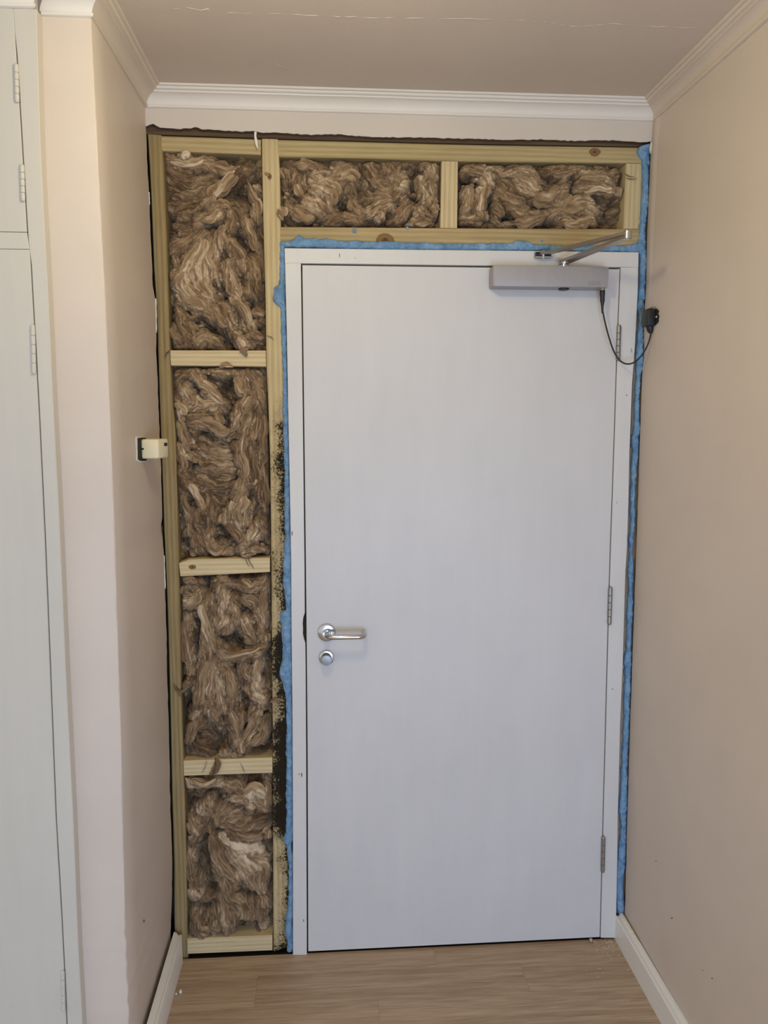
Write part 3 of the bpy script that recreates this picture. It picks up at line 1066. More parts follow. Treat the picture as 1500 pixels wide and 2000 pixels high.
# cream charger on the left wall
xl = float(np.interp(1.55, zs, interp_edge(EDGE_L, 0.0, zs))) * 0.55 + float(np.interp(1.55, zs, interp_edge(EDGE_C, Y_COL, zs))) * 0.45
yf = float(onX(274.5, 875, xl)[1])
p_ft, p_fb = onY(308.5, 858, yf), onY(308.5, 896, yf)
yk = yf + 0.060
p_kt = onY(328.5, 861, yk)
charger = tag(empty('wall_charger', (xl, (yf + yk) / 2, p_fb[2])), 'cream plastic plug-in charger on left wall beside the studs', 'charger')
bm = bmesh.new()
add_box(bm, (0, 0, 0), (1, 1, 1))
zt_, zb_ = p_ft[2], p_fb[2]
for v in bm.verts:
    u, w, t = v.co
    xend = p_ft[0] + (p_kt[0] - p_ft[0]) * w
    v.co = Vector((xl + 0.0015 + (xend - xl - 0.0015) * u, yf + (yk - yf) * w, zb_ + (zt_ - zb_) * t))
bmesh.ops.bevel(bm, geom=bm.edges[:], offset=0.0045, segments=3, affect='EDGES', profile=0.5)
smooth_angle(frombm('body', bm, M_cream, charger), 40)
nx, ny = (p_kt[0] - p_ft[0]), (yk - yf)
un = Vector((ny, -nx, 0)).normalized()


def end_patch(name, w0, w1, t0, t1, m):
    bm = bmesh.new()
    q = []
    for w, t in ((w0, t0), (w1, t0), (w1, t1), (w0, t1)):
        q.append(Vector((p_ft[0] + nx * w, yf + ny * w, zb_ + (zt_ - zb_) * t)))
    a = [bm.verts.new(v - un * 0.002) for v in q]
    b = [bm.verts.new(v + un * 0.0004) for v in q]
    bm.faces.new(a); bm.faces.new(b)
    for k in range(4):
        bm.faces.new((a[k], a[(k + 1) % 4], b[(k + 1) % 4], b[k]))
    return frombm(name, bm, m, charger)


end_patch('port', 0.58, 0.88, 0.62, 0.79, M_black)
end_patch('rating_label', 0.58, 0.88, 0.14, 0.34, plain('pale_sticker', (0.62, 0.55, 0.46), 0.5))
H4 = [(265.5, 853), (268.5, 852.5), (280, 853), (284, 853.5), (286, 900), (283, 902.5), (276, 903), (270, 902.5), (266.5, 899), (267, 880), (265.8, 872)]
P4 = [onX(x, y, xl) for x, y in H4]
ragged_plate('socket_rim', P4, xl - 0.002, 0.0026, M_chalk, wall_left, 1)
H5 = [(268, 855.5), (277, 854.5), (284, 855), (286, 899), (281, 900.5), (272, 900), (268.6, 896)]
ragged_plate('socket_hole_shade', [onX(x, y, xl) for x, y in H5], xl - 0.002, 0.0032, M_dark, wall_left, 1)  # dark plate over the rim; its colour is the hole's shade
tube('pin_slot', [onY(273.5, 876.5, yf - 0.0002), onY(277, 876.6, yf - 0.0002), onY(281, 876.8, yf - 0.0002)], [0.0012, 0.0018, 0.0024], M_black, charger, 10)

# ------------------------------------------------------------------ built-in cupboard
cup = tag(empty('cupboard', (-0.75, Y_CUP + 0.012, 0.0)), 'white painted built-in cupboard with two hinged doors left of the cream pier', 'cupboard')
XC = -1.30


def xline(poly, y, z):
    return float(interp_edge(poly, y, np.array([z]))[0])


STILE_R = [(70, -60), (72, 60), (79, 300), (95, 600), (103, 780), (115, 1000), (128, 1300), (143, 1600), (153, 1850), (161, 2000), (172, 2240)]
DU_R = [(24.5, 0), (28.5, 65), (40, 250), (52, 452)]
DL_R = [(57.5, 487), (66, 640), (75, 800), (87, 1050), (97, 1300), (108.5, 1600), (118, 1760), (125, 1896), (129.5, 2000), (140, 2240)]
zu0 = onY(30, 452.5, Y_CUP)[2]
zl1 = onY(30, 487, Y_CUP)[2]
zu1 = onY(28, 62, Y_CUP)[2]
G = 0.0022


def panel(name, zA, zB, left, right, y0, y1, m, parent, n=14, bev=0.0015):
    """upright panel with edge lines as functions of height"""
    bm = bmesh.new()
    rr = []
    for i in range(n):
        z = zA + (zB - zA) * i / (n - 1)
        a, b = left(z), right(z)
        rr.append([bm.verts.new(q) for q in ((a, y0 + bev, z), (a + bev, y0, z), (b - bev, y0, z), (b, y0 + bev, z), (b, y1, z), (a, y1, z))])
    for r0, r1 in zip(rr[:-1], rr[1:]):
        for j in range(6):
            bm.faces.new((r0[j], r0[(j + 1) % 6], r1[(j + 1) % 6], r1[j]))
    bm.faces.new(rr[0]); bm.faces.new(rr[-1])
    return smooth_angle(frombm(name, bm, m, parent), 25)


dl = lambda z: xline(DL_R, Y_CUP, z)
du = lambda z: xline(DU_R, Y_CUP, z)
sr = lambda z: xline(STILE_R, Y_CUP, z)
gapx = lambda z: (du(z) if z > zu0 else (dl(z) if z < zl1 else du(zu0) + (dl(zl1) - du(zu0)) * (zu0 - z) / (zu0 - zl1)))
ZT = ZC - 0.047
stile = panel('stile', 0.0, ZT, lambda z: gapx(z) + (G if (0.08 < z < zl1 or zu0 < z < zu1) else 0.0), sr, Y_CUP, Y_COL - 0.001, M_cupb, cup, 60)
panel('rail', zl1 + 0.0012, zu0 - 0.0012, lambda z: XC, lambda z: gapx(z) - 0.0002, Y_CUP + 0.0005, Y_COL - 0.001, M_cupb, cup, 3)
panel('rail', 0.0, 0.078, lambda z: XC, lambda z: gapx(z) - 0.0002, Y_CUP + 0.0005, Y_COL - 0.001, M_cupb, cup, 3)
upper = panel('upper_door', zu0, ZT, lambda z: XC, du, Y_CUP, Y_CUP + 0.02, M_cupb, cup, 10)
lower = panel('lower_door', 0.08, zl1, lambda z: XC, dl, Y_CUP, Y_CUP + 0.02, M_cupb, cup, 24)
box('gap_shade_panel', (XC, Y_COL - 0.006, 0.0), (-0.54, Y_COL - 0.0012, ZT), M_dark, cup)  # dark panel close behind the doors, painted shade for their gaps
for par, x, ya, yb, ln in ((upper, 33.5, 128, 197, -2), (upper, 45, 324, 390, -2.0), (lower, 66.5, 637, 727, -2.5), (lower, 124.5, 1898, 1972, -2)):
    hinge('hinge', x, ya, yb, 0.0046, M_cupb, par, Y_CUP - 0.002, 5, True, ln)

# ------------------------------------------------------------------ numeric noise
def vnoise(x, y, seed):
    r = np.random.RandomState(seed)
    T = r.rand(256, 256)
    xi, yi = np.floor(x).astype(int), np.floor(y).astype(int)
    fx, fy = x - xi, y - yi
    fx = fx * fx * fx * (fx * (fx * 6 - 15) + 10)
    fy = fy * fy * fy * (fy * (fy * 6 - 15) + 10)
    a = T[yi % 256, xi % 256]; b = T[yi % 256, (xi + 1) % 256]
    c_ = T[(yi + 1) % 256, xi % 256]; d = T[(yi + 1) % 256, (xi + 1) % 256]
    return (a * (1 - fx) + b * fx) * (1 - fy) + (c_ * (1 - fx) + d * fx) * fy


def fbm(x, y, seed, o=4):
    s, a, t = 0.0, 1.0, 0.0
    for k in range(o):
        s = s + a * vnoise(x * 2 ** k + 17 * k, y * 2 ** k + 31 * k, seed + k)
        t += a
        a *= 0.5
    return s / t


# ------------------------------------------------------------------ expanding foam
foam = tag(empty('expanding_foam', (-0.055, 0.01, 0.0)), 'bright blue expanding foam squeezed around the white door frame', 'foam')


def foam_bead(name, rows, vertical, seed, depth=0.016):
    """rows: (along, low, high) in image units, following the gap round the frame"""
    rows = sorted(rows)
    s = np.array([r[0] for r in rows], float)
    lo_ = np.array([r[1] for r in rows], float)
    hi_ = np.array([r[2] for r in rows], float)
    n = int((s[-1] - s[0]) / 2.2) + 2
    t = np.linspace(s[0], s[-1], n)
    L, Hh = np.interp(t, s, lo_), np.interp(t, s, hi_)
    L = L + (fbm(t / 8, t * 0 + 3, seed) - 0.5) * 4.2
    Hh = Hh + (fbm(t / 8, t * 0 + 9, seed + 5) - 0.5) * 2.0
    seg = 13
    NB = fbm(np.repeat(t[:, None] / 6.0, seg, 1), np.repeat(np.arange(seg)[None, :] * 0.33 + seed, n, 0), seed + 9, 3)
    bm = bmesh.new()
    rr = []
    for i in range(n):
        ring = []
        endf = min(1.0, (i + 0.35) / 3.0, (n - 0.65 - i) / 3.0) ** 0.5
        cmid = (L[i] + Hh[i]) / 2
        hw = (Hh[i] - L[i]) / 2 * (0.45 + 0.55 * endf)
        for k in range(seg):
            a_ = math.pi * k / (seg - 1)
            q = cmid - hw * math.cos(a_)
            bul = (0.30 + 0.70 * math.sin(a_) ** 0.8) * depth * endf * min(1.35, 0.55 + hw / 13.0)
            bul *= 0.62 + 0.85 * NB[i, k]
            y = YS + 0.004 - bul * (1 if 0 < k < seg - 1 else 0.0)
            p = onY(q, t[i], 0.012) if vertical else onY(t[i], q, 0.012)
            ring.append(bm.verts.new((p[0], y, p[2])))
        for k in (1, 0):
            e = ring[-1] if k else ring[0]
            ring.insert(len(ring) if k else 0, bm.verts.new((e.co.x, YS + 0.02, e.co.z)))
        rr.append(ring)
    for r0, r1 in zip(rr[:-1], rr[1:]):
        for j in range(len(r0)):
            k = (j + 1) % len(r0)
            bm.faces.new((r0[j], r0[k], r1[k], r1[j]))
    bm.faces.new(rr[0]); bm.faces.new(rr[-1])
    return frombm(name, bm, M_foam, foam, True)


FL = [(473, 547, 556), (485, 547, 556.5), (530, 546, 557), (556, 545, 557), (562, 535, 557), (585, 533, 557), (592, 538, 557), (600, 547, 558.5), (700, 551, 560), (750, 552, 561), (800, 552, 563), (900, 555, 564.5),
      (1000, 555, 566.5), (1040, 556, 567), (1060, 555, 568), (1100, 553, 569), (1125, 552, 570), (1150, 554, 570), (1170, 557, 570), (1190, 559, 569.5), (1197, 547, 569.5), (1210, 546, 569.5), (1222, 550, 569.5),
      (1240, 550, 569.5), (1280, 552, 570), (1305, 546, 570.5), (1318, 546, 571), (1335, 552, 571), (1360, 557, 570), (1400, 559, 571), (1500, 558, 571.5), (1600, 559, 572), (1630, 556, 572), (1642, 553, 571.5),
      (1653, 559, 569), (1680, 563, 572), (1750, 563, 572), (1785, 560, 572), (1800, 557, 571), (1820, 557, 571.5), (1840, 561, 572), (1862, 560, 571)]
FT = [(546, 470, 484), (560, 470, 483), (575, 466, 483), (585, 459, 484), (592, 463, 484), (600, 466, 484), (610, 464, 484), (625, 467, 485), (640, 465, 486), (655, 468, 486), (680, 469, 487), (730, 471, 488), (780, 472, 488.5),
      (850, 475, 489), (900, 476, 489.5), (940, 475, 490), (1000, 474, 490), (1014, 469, 490), (1030, 471, 490.5), (1045, 476, 490.5), (1060, 477, 490.5), (1100, 479, 491), (1150, 479.5, 491.5), (1200, 480, 492), (1225, 478, 493), (1252, 474, 494)]
FR = [(279, 1262, 1273), (288, 1248, 1272), (298, 1244, 1270), (306, 1248, 1269), (314, 1255, 1268.5), (350, 1256, 1267.5), (400, 1254, 1266.5), (440, 1250, 1261), (462, 1249, 1261), (478, 1243, 1262), (490, 1243, 1263), (500, 1250, 1263.5),
      (550, 1250, 1262), (585, 1245, 1259), (595, 1241, 1258.5), (604, 1242, 1258), (612, 1248, 1256), (635, 1248, 1257), (660, 1245, 1258), (690, 1242, 1257.5), (712, 1242, 1258), (725, 1243, 1254), (760, 1242, 1250), (790, 1240, 1249),
      (830, 1238, 1251), (848, 1237, 1249), (852, 1233, 1247), (862, 1234, 1248), (880, 1236, 1247.5), (930, 1234, 1243), (980, 1232.5, 1241), (1030, 1231, 1239.5), (1060, 1229, 1237), (1084, 1230, 1235), (1090, 1229, 1238), (1150, 1227.5, 1237), (1200, 1225, 1236),
      (1250, 1224.5, 1234), (1272, 1224, 1233), (1280, 1219, 1234), (1295, 1218, 1233.5), (1304, 1221, 1233), (1350, 1219.5, 1231.5), (1400, 1219, 1230), (1450, 1217, 1228), (1500, 1214.5, 1226), (1550, 1211, 1226), (1575, 1209, 1225), (1590, 1210, 1224),
      (1610, 1213, 1223.5), (1640, 1211, 1223), (1670, 1207, 1222.5), (1690, 1204, 1221), (1715, 1202, 1218), (1740, 1203, 1217), (1765, 1203, 1219.5), (1790, 1209, 1220)]
foam_bead('foam_bead', FL, True, 11)
foam_bead('foam_bead', FT, False, 23)
foam_bead('foam_bead', FR, True, 37)
for (sx_, sy_, sr_) in ((692.5, 451, 0.0058), (795, 445.5, 0.0042), (1059, 470.5, 0.003)):
    c_ = onY(sx_, sy_, YS - 0.0005)
    bm = bmesh.new()
    bmesh.ops.create_icosphere(bm, subdivisions=3, radius=sr_)
    for v in bm.verts:
        v.co = Vector((v.co.x, v.co.y * 0.6, v.co.z)) * (1 + 0.35 * math.sin(v.co.x * 900 + sx_) * math.cos(v.co.z * 700)) + Vector(c_)
    frombm('foam_speck', bm, M_foam, foam, True)

# ------------------------------------------------------------------ mineral wool
CROP = {'a': (250, 250, 4.0), 'b': (250, 650, 4.0), 'c': (250, 1050, 4.0), 'd': (250, 1450, 3.635), 'e': (200, 120, 3.0), 'f': (600, 120, 3.75), 'g': (900, 120, 3.0)}


def F(cr, pts, w, h, tone=0.0):
    ox, oy, s = CROP[cr]
    return ([(ox + x / s, oy + y / s) for x, y in pts], w / s, h, tone)


# folds (positive) and hollows (negative) of the wool in each bay: line, half-width, height in mm, tone (hollows are painted darker, as shade)
WOOL = {}
WOOL[0] = dict(q=[(316.5, 292), (512, 300), (519.5, 685), (332, 685)], f=[
    F('a', [(280, 250), (400, 270), (520, 270), (640, 240)], 60, 42, .25), F('a', [(430, 190), (470, 230)], 45, 55, .5),
    F('a', [(320, 350), (430, 420), (600, 440)], 110, 34, -.05), F('a', [(380, 540), (460, 520), (560, 440), (640, 400)], 50, 40, .1),
    F('a', [(640, 280), (760, 330), (880, 320)], 65, 50, .2), F('a', [(900, 290), (800, 420), (690, 500), (640, 590)], 70, 55, .15),
    F('a', [(330, 640), (450, 640), (540, 600)], 85, 40, .05), F('a', [(640, 590), (740, 600), (800, 650)], 60, 50, .1),
    F('a', [(570, 720), (660, 700), (720, 640)], 70, 54, .2), F('a', [(930, 400), (960, 500), (1000, 600), (1030, 720)], 45, 42, .1),
    F('a', [(790, 660), (820, 720), (770, 820)], 50, 50, .15), F('a', [(900, 660), (920, 740), (980, 880), (1010, 980)], 42, 46, .1),
    F('a', [(310, 760), (430, 800), (540, 770)], 70, 36, .0), F('a', [(350, 940), (430, 880), (540, 830)], 90, 36, -.1),
    F('a', [(600, 830), (560, 960), (480, 1080), (400, 1180)], 80, 55, .35), F('a', [(680, 860), (640, 1000), (650, 1150)], 75, 52, .25),
    F('a', [(760, 860), (850, 950), (890, 1080)], 60, 50, .15), F('a', [(420, 1200), (520, 1330), (640, 1420)], 95, 60, .4),
    F('a', [(560, 1090), (600, 1250), (640, 1350)], 90, 58, .45), F('a', [(790, 1080), (820, 1220), (840, 1330)], 60, 50, .3),
    F('a', [(960, 1000), (1010, 1100), (1000, 1250)], 95, 50, .0), F('a', [(680, 1380), (740, 1460), (780, 1560)], 75, 52, .1),
    F('a', [(840, 1330), (920, 1440), (960, 1560)], 55, 48, .2), F('a', [(1000, 1400), (1060, 1470)], 70, 42, .0),
    F('a', [(400, 1440), (440, 1560), (500, 1680)], 60, 46, .1), F('a', [(330, 1560), (400, 1660)], 60, 44, .15), F('a', [(540, 1680), (600, 1630), (660, 1690)], 45, 50, .2),
    F('a', [(640, 1640), (720, 1710)], 40, 50, .2), F('a', [(860, 1640), (900, 1700), (930, 1740)], 50, 58, .2), F('a', [(960, 1620), (1060, 1650)], 45, 46, .1),
    F('a', [(820, 480), (900, 500)], 40, -32, -.3), F('a', [(720, 510), (770, 480)], 45, -30, -.3), F('a', [(320, 690), (310, 780)], 40, -32, -.3),
    F('a', [(640, 780), (620, 760)], 40, -34, -.3), F('a', [(880, 860), (930, 960)], 50, -36, -.3), F('a', [(700, 1270), (720, 1330)], 40, -34, -.3),
    F('a', [(640, 1560), (740, 1600), (790, 1650)], 45, -40, -.4), F('a', [(950, 420), (1030, 400)], 35, -34, -.3), F('a', [(960, 1370), (940, 1480)], 35, -32, -.3), F('a', [(340, 1420), (330, 1500)], 40, -26, -.3),
    F('a', [(700, 240), (880, 260), (1030, 250)], 40, -26, -.3)])
WOOL[1] = dict(q=[(335, 714), (519.5, 716), (528, 1092), (350, 1101)], f=[
    F('b', [(380, 360), (450, 330), (540, 350)], 60, 40, .1), F('b', [(480, 460), (520, 520), (480, 560)], 75, 48, .3), F('b', [(390, 430), (400, 520), (480, 600)], 60, 36, -.1),
    F('b', [(520, 330), (600, 420), (700, 500), (750, 560)], 55, 56, .35), F('b', [(560, 590), (640, 570), (720, 600)], 75, 50, .15), F('b', [(680, 300), (760, 320), (820, 300)], 45, 52, .1),
    F('b', [(520, 680), (620, 700), (720, 760), (800, 770)], 60, 60, .2), F('b', [(700, 620), (730, 720)], 45, 52, .15),
    F('b', [(880, 320), (880, 420), (930, 500)], 70, 50, .2), F('b', [(980, 320), (1020, 450), (1060, 560)], 65, 48, .15), F('b', [(940, 540), (880, 600), (860, 680)], 85, 55, .25),
    F('b', [(960, 640), (920, 760), (890, 860), (880, 980)], 45, 58, .25), F('b', [(1010, 620), (980, 760), (960, 860)], 50, 50, .1), F('b', [(1060, 640), (1060, 800), (1050, 1000)], 50, 46, .0),
    F('b', [(960, 900), (980, 1060), (1010, 1240)], 55, 44, -.1), F('b', [(860, 880), (900, 1040), (910, 1180)], 45, 54, .2), F('b', [(1070, 1020), (1060, 1200), (1080, 1380)], 50, 44, .0),
    F('b', [(400, 640), (430, 760), (460, 900)], 60, 44, .05), F('b', [(350, 540), (420, 600), (430, 650)], 45, 52, .3), F('b', [(400, 900), (440, 1000), (420, 1100)], 70, 46, .05),
    F('b', [(560, 880), (640, 940), (740, 950)], 110, 30, .3), F('b', [(540, 1060), (640, 1040), (760, 1060)], 80, 34, .3), F('b', [(560, 1160), (660, 1180), (760, 1180)], 75, 30, .1),
    F('b', [(430, 1140), (500, 1220), (560, 1320), (570, 1440)], 45, 56, .2), F('b', [(430, 1220), (470, 1380), (520, 1500)], 45, 50, .1), F('b', [(500, 970), (560, 1010)], 35, 52, .2),
    F('b', [(900, 1240), (870, 1340), (850, 1440)], 100, 60, .3), F('b', [(780, 1460), (830, 1560), (880, 1650)], 55, 54, .2), F('b', [(1010, 1500), (950, 1600), (900, 1660)], 55, 58, .25),
    F('b', [(620, 1300), (640, 1420), (660, 1540)], 70, 36, .0), F('b', [(520, 1560), (560, 1660)], 70, 44, .1), F('b', [(640, 1600), (680, 1700), (760, 1680)], 75, 46, .1),
    F('b', [(940, 1700), (1000, 1690), (1060, 1710)], 40, 50, .1), F('b', [(1040, 1460), (1070, 1580)], 45, 42, .0),
    F('b', [(800, 380), (790, 480), (790, 600)], 42, -40, -.4), F('b', [(780, 660), (770, 720)], 40, -36, -.3), F('b', [(520, 1290), (490, 1320)], 40, -34, -.3), F('b', [(700, 1540), (800, 1620)], 50, -36, -.3),
    F('b', [(490, 1060), (540, 1020)], 22, -34, -.3), F('b', [(440, 1640), (460, 1700)], 45, -38, -.2), F('b', [(640, 1740), (720, 1745)], 25, -44, -.4), F('b', [(1000, 1720), (1040, 1735)], 25, -40, -.4), F('b', [(960, 1220), (950, 1300)], 22, -30, -.3), F('b', [(540, 420), (560, 440)], 30, -36, -.3),
    F('b', [(600, 790), (760, 800)], 25, -26, -.3)])
WOOL[2] = dict(q=[(352, 1125), (527.5, 1117), (531.5, 1482), (360, 1487)], f=[
    F('c', [(420, 340), (500, 330), (560, 380)], 55, 48, .15), F('c', [(440, 500), (520, 500), (580, 430)], 60, 52, .25), F('c', [(420, 420), (470, 410)], 50, 42, .1),
    F('c', [(690, 350), (740, 330), (790, 350)], 60, 52, .2), F('c', [(740, 380), (740, 480), (730, 600)], 45, 60, .3), F('c', [(610, 450), (600, 600), (620, 740), (660, 850)], 65, 55, .2),
    F('c', [(820, 470), (830, 600), (790, 720)], 50, 56, .15), F('c', [(680, 560), (710, 680), (760, 640)], 50, 58, .3), F('c', [(860, 340), (960, 380), (1030, 360)], 60, 50, .2), F('c', [(900, 470), (980, 500), (1020, 600)], 55, 46, .1),
    F('c', [(900, 600), (920, 700), (960, 780)], 60, 48, .25), F('c', [(1080, 360), (1060, 520), (1050, 700)], 45, 50, .25), F('c', [(1060, 760), (1090, 830)], 45, 44, .2),
    F('c', [(440, 640), (450, 760), (460, 900), (480, 1050)], 65, 46, .05), F('c', [(570, 740), (580, 900)], 35, 46, .05), F('c', [(690, 830), (740, 900), (820, 920), (980, 890), (1060, 860)], 45, 58, .25),
    F('c', [(640, 920), (590, 1060), (560, 1200), (520, 1350)], 55, 54, .2), F('c', [(690, 950), (650, 1100), (640, 1250)], 60, 52, .2), F('c', [(760, 1000), (800, 1140), (820, 1260)], 60, 58, .3),
    F('c', [(700, 1100), (720, 1250), (740, 1330)], 45, 54, .25), F('c', [(640, 1220), (660, 1350), (700, 1440)], 65, 52, .2), F('c', [(800, 1300), (830, 1440), (850, 1580)], 45, 56, .25),
    F('c', [(900, 960), (900, 1060), (920, 1120)], 45, 46, .1), F('c', [(1030, 930), (1010, 1050), (1000, 1180)], 50, 52, .3), F('c', [(960, 1190), (1020, 1240), (1060, 1290)], 50, 50, .25),
    F('c', [(1000, 1360), (960, 1470), (900, 1600)], 48, 56, .25), F('c', [(1090, 1440), (1040, 1560), (940, 1630)], 50, 58, .25), F('c', [(860, 1340), (900, 1420), (880, 1520)], 45, 46, .1), F('c', [(540, 1420), (480, 1520), (460, 1620)], 60, 46, .1),
    F('c', [(520, 1620), (600, 1660), (640, 1690)], 70, 40, .0), F('c', [(740, 1640), (780, 1700)], 55, 44, .1), F('c', [(880, 1620), (880, 1690)], 50, 50, .1), F('c', [(500, 1120), (440, 1150), (380, 1170)], 35, 56, .1), F('c', [(560, 1330), (480, 1420)], 50, 46, .1),
    F('c', [(800, 780), (840, 840)], 42, -36, -.35), F('c', [(480, 1200), (460, 1340), (440, 1450)], 40, -40, -.4), F('c', [(900, 560), (960, 560)], 30, -32, -.3), F('c', [(620, 350), (600, 420)], 30, -36, -.3), F('c', [(560, 620), (540, 900)], 22, -30, -.3),
    F('c', [(760, 1560), (720, 1640)], 45, -40, -.4), F('c', [(900, 1470), (930, 1480)], 35, -34, -.3), F('c', [(690, 1460), (740, 1520)], 40, -26, -.2), F('c', [(1000, 1660), (1110, 1620)], 55, -46, -.2), F('c', [(860, 1150), (890, 1260)], 40, -28, -.3), F('c', [(1080, 950), (1090, 1100)], 35, -34, -.35),
    F('c', [(420, 860), (430, 1000)], 20, -36, -.3), F('c', [(620, 300), (1000, 290)], 20, -36, -.4)])
WOOL[3] = dict(q=[(360, 1515), (531.5, 1509), (533.5, 1830), (366, 1837)], f=[
    F('d', [(450, 270), (560, 300), (640, 270)], 40, 50, .3), F('d', [(420, 250), (430, 300)], 22, 52, .3), F('d', [(540, 330), (620, 350)], 55, 36, -.1), F('d', [(700, 290), (780, 300), (800, 340)], 50, 48, .2), F('d', [(800, 370), (900, 330), (960, 420)], 80, 54, .3),
    F('d', [(830, 400), (870, 450)], 35, 56, .4), F('d', [(560, 430), (560, 500)], 60, 46, .25), F('d', [(680, 450), (640, 520), (600, 600)], 70, 50, .15), F('d', [(720, 560), (820, 580), (940, 540)], 100, 48, .05), F('d', [(720, 640), (840, 660), (960, 680)], 70, 54, .1),
    F('d', [(980, 260), (990, 360), (1010, 460)], 40, 44, .2), F('d', [(430, 540), (480, 600), (470, 700)], 65, 46, .15), F('d', [(560, 560), (500, 650), (450, 720)], 55, 48, .1), F('d', [(430, 760), (440, 900), (470, 1000)], 50, 44, .1), F('d', [(470, 1020), (480, 1120)], 65, 46, .2),
    F('d', [(600, 650), (610, 780), (660, 900)], 50, 58, .2), F('d', [(640, 700), (660, 820), (760, 960)], 55, 54, .1), F('d', [(700, 690), (780, 740), (900, 760)], 60, 52, .95), F('d', [(760, 760), (840, 860), (900, 960)], 90, 56, .40), F('d', [(900, 820), (960, 900), (940, 1000)], 75, 52, .25),
    F('d', [(700, 1000), (740, 1090), (820, 1180)], 90, 52, .1), F('d', [(860, 1080), (900, 1180), (860, 1260)], 75, 48, .05), F('d', [(680, 1100), (690, 1220), (700, 1330)], 55, 56, .1), F('d', [(780, 1200), (740, 1300)], 65, 54, .05), F('d', [(960, 1080), (990, 1180)], 45, 44, .2),
    F('d', [(480, 1240), (500, 1320), (580, 1370)], 65, 52, .1), F('d', [(600, 1200), (600, 1290), (640, 1330)], 50, 50, .1), F('d', [(540, 1120), (620, 1110)], 55, 36, -.1), F('d', [(960, 1300), (930, 1260)], 50, 38, .3), F('d', [(1000, 600), (980, 660)], 50, 42, .1),
    F('d', [(870, 250), (920, 260)], 50, -42, -.4), F('d', [(560, 700), (540, 800), (560, 900), (590, 1020)], 45, -44, -.4), F('d', [(460, 400), (440, 430)], 40, -36, -.35), F('d', [(500, 1160), (560, 1180)], 40, -36, -.3), F('d', [(620, 600), (700, 650)], 20, -34, -.3), F('d', [(800, 1300), (900, 1290)], 40, -30, -.2),
    F('d', [(540, 340), (660, 400)], 35, -20, -.3), F('d', [(1010, 900), (1010, 1050)], 30, -34, -.3), F('d', [(930, 700), (1010, 740)], 30, -30, -.3), F('d', [(660, 1350), (600, 1400)], 25, -36, -.3), F('d', [(880, 1060), (820, 1060)], 25, -22, -.2)])
WOOL[4] = dict(q=[(545, 306), (862, 314), (860, 446), (549, 444)], f=[
    F('e', [(1060, 620), (1080, 700)], 45, 44, .1), F('e', [(1120, 600), (1200, 600), (1290, 640)], 45, 42, .1), F('e', [(1240, 670), (1260, 700)], 40, 52, .3), F('e', [(1150, 700), (1160, 800)], 50, 42, .05), F('e', [(1280, 740), (1340, 760), (1350, 840)], 60, 54, .3), F('e', [(1200, 830), (1260, 880)], 40, 56, .45),
    F('e', [(1110, 850), (1180, 900), (1240, 940)], 55, 50, .1), F('e', [(1050, 900), (1060, 860)], 40, 50, .25), F('e', [(1400, 660), (1450, 640), (1490, 700)], 55, 48, .2), F('e', [(1400, 920), (1470, 920)], 45, 44, .1), F('e', [(1480, 820), (1460, 880)], 35, 44, .1),
    F('f', [(60, 850), (90, 830)], 40, 52, .3), F('f', [(180, 900), (220, 940), (200, 1040)], 45, 54, .3), F('f', [(20, 1070), (80, 1090)], 45, 56, .4), F('f', [(230, 860), (300, 850), (330, 900)], 70, 52, .2), F('f', [(320, 1020), (350, 1080), (400, 1140)], 55, 48, .15), F('f', [(470, 760), (500, 860), (560, 920)], 60, 42, .05), F('f', [(600, 760), (640, 800), (700, 780)], 75, 44, .0),
    F('f', [(560, 980), (620, 980), (700, 930)], 80, 46, .1), F('f', [(640, 860), (690, 920)], 60, 50, .25), F('f', [(440, 1120), (500, 1080), (600, 1060)], 45, 50, .15), F('f', [(530, 1160), (560, 1090)], 22, 56, .35), F('f', [(640, 1170), (690, 1100), (750, 1050)], 40, 50, .15), F('f', [(850, 760), (900, 750)], 35, 48, .3), F('f', [(830, 880), (850, 960), (880, 1020)], 32, 54, .4),
    F('f', [(920, 800), (900, 900), (920, 1000)], 50, 50, .2), F('f', [(930, 1040), (930, 1110)], 45, 50, .25), F('f', [(820, 1070), (870, 1130)], 50, 46, .1), F('f', [(780, 1180), (900, 1190)], 35, 46, .2), F('f', [(150, 1160), (260, 1150)], 50, 44, .1),
    F('f', [(250, 1020), (270, 1080)], 40, -40, -.4), F('f', [(780, 780), (780, 900)], 35, -40, -.4), F('f', [(30, 1190), (100, 1180)], 30, -36, -.4), F('f', [(380, 800), (390, 930)], 30, -32, -.35), F('f', [(740, 960), (800, 1010)], 30, -28, -.3), F('f', [(950, 1150), (970, 1120)], 25, -38, -.4), F('e', [(1130, 780), (1150, 810)], 35, -28, -.2), F('e', [(1410, 800), (1420, 840)], 30, -40, -.4), F('e', [(1060, 950), (1060, 930)], 30, -36, -.3), F('f', [(420, 1190), (480, 1200)], 25, -30, -.3)])
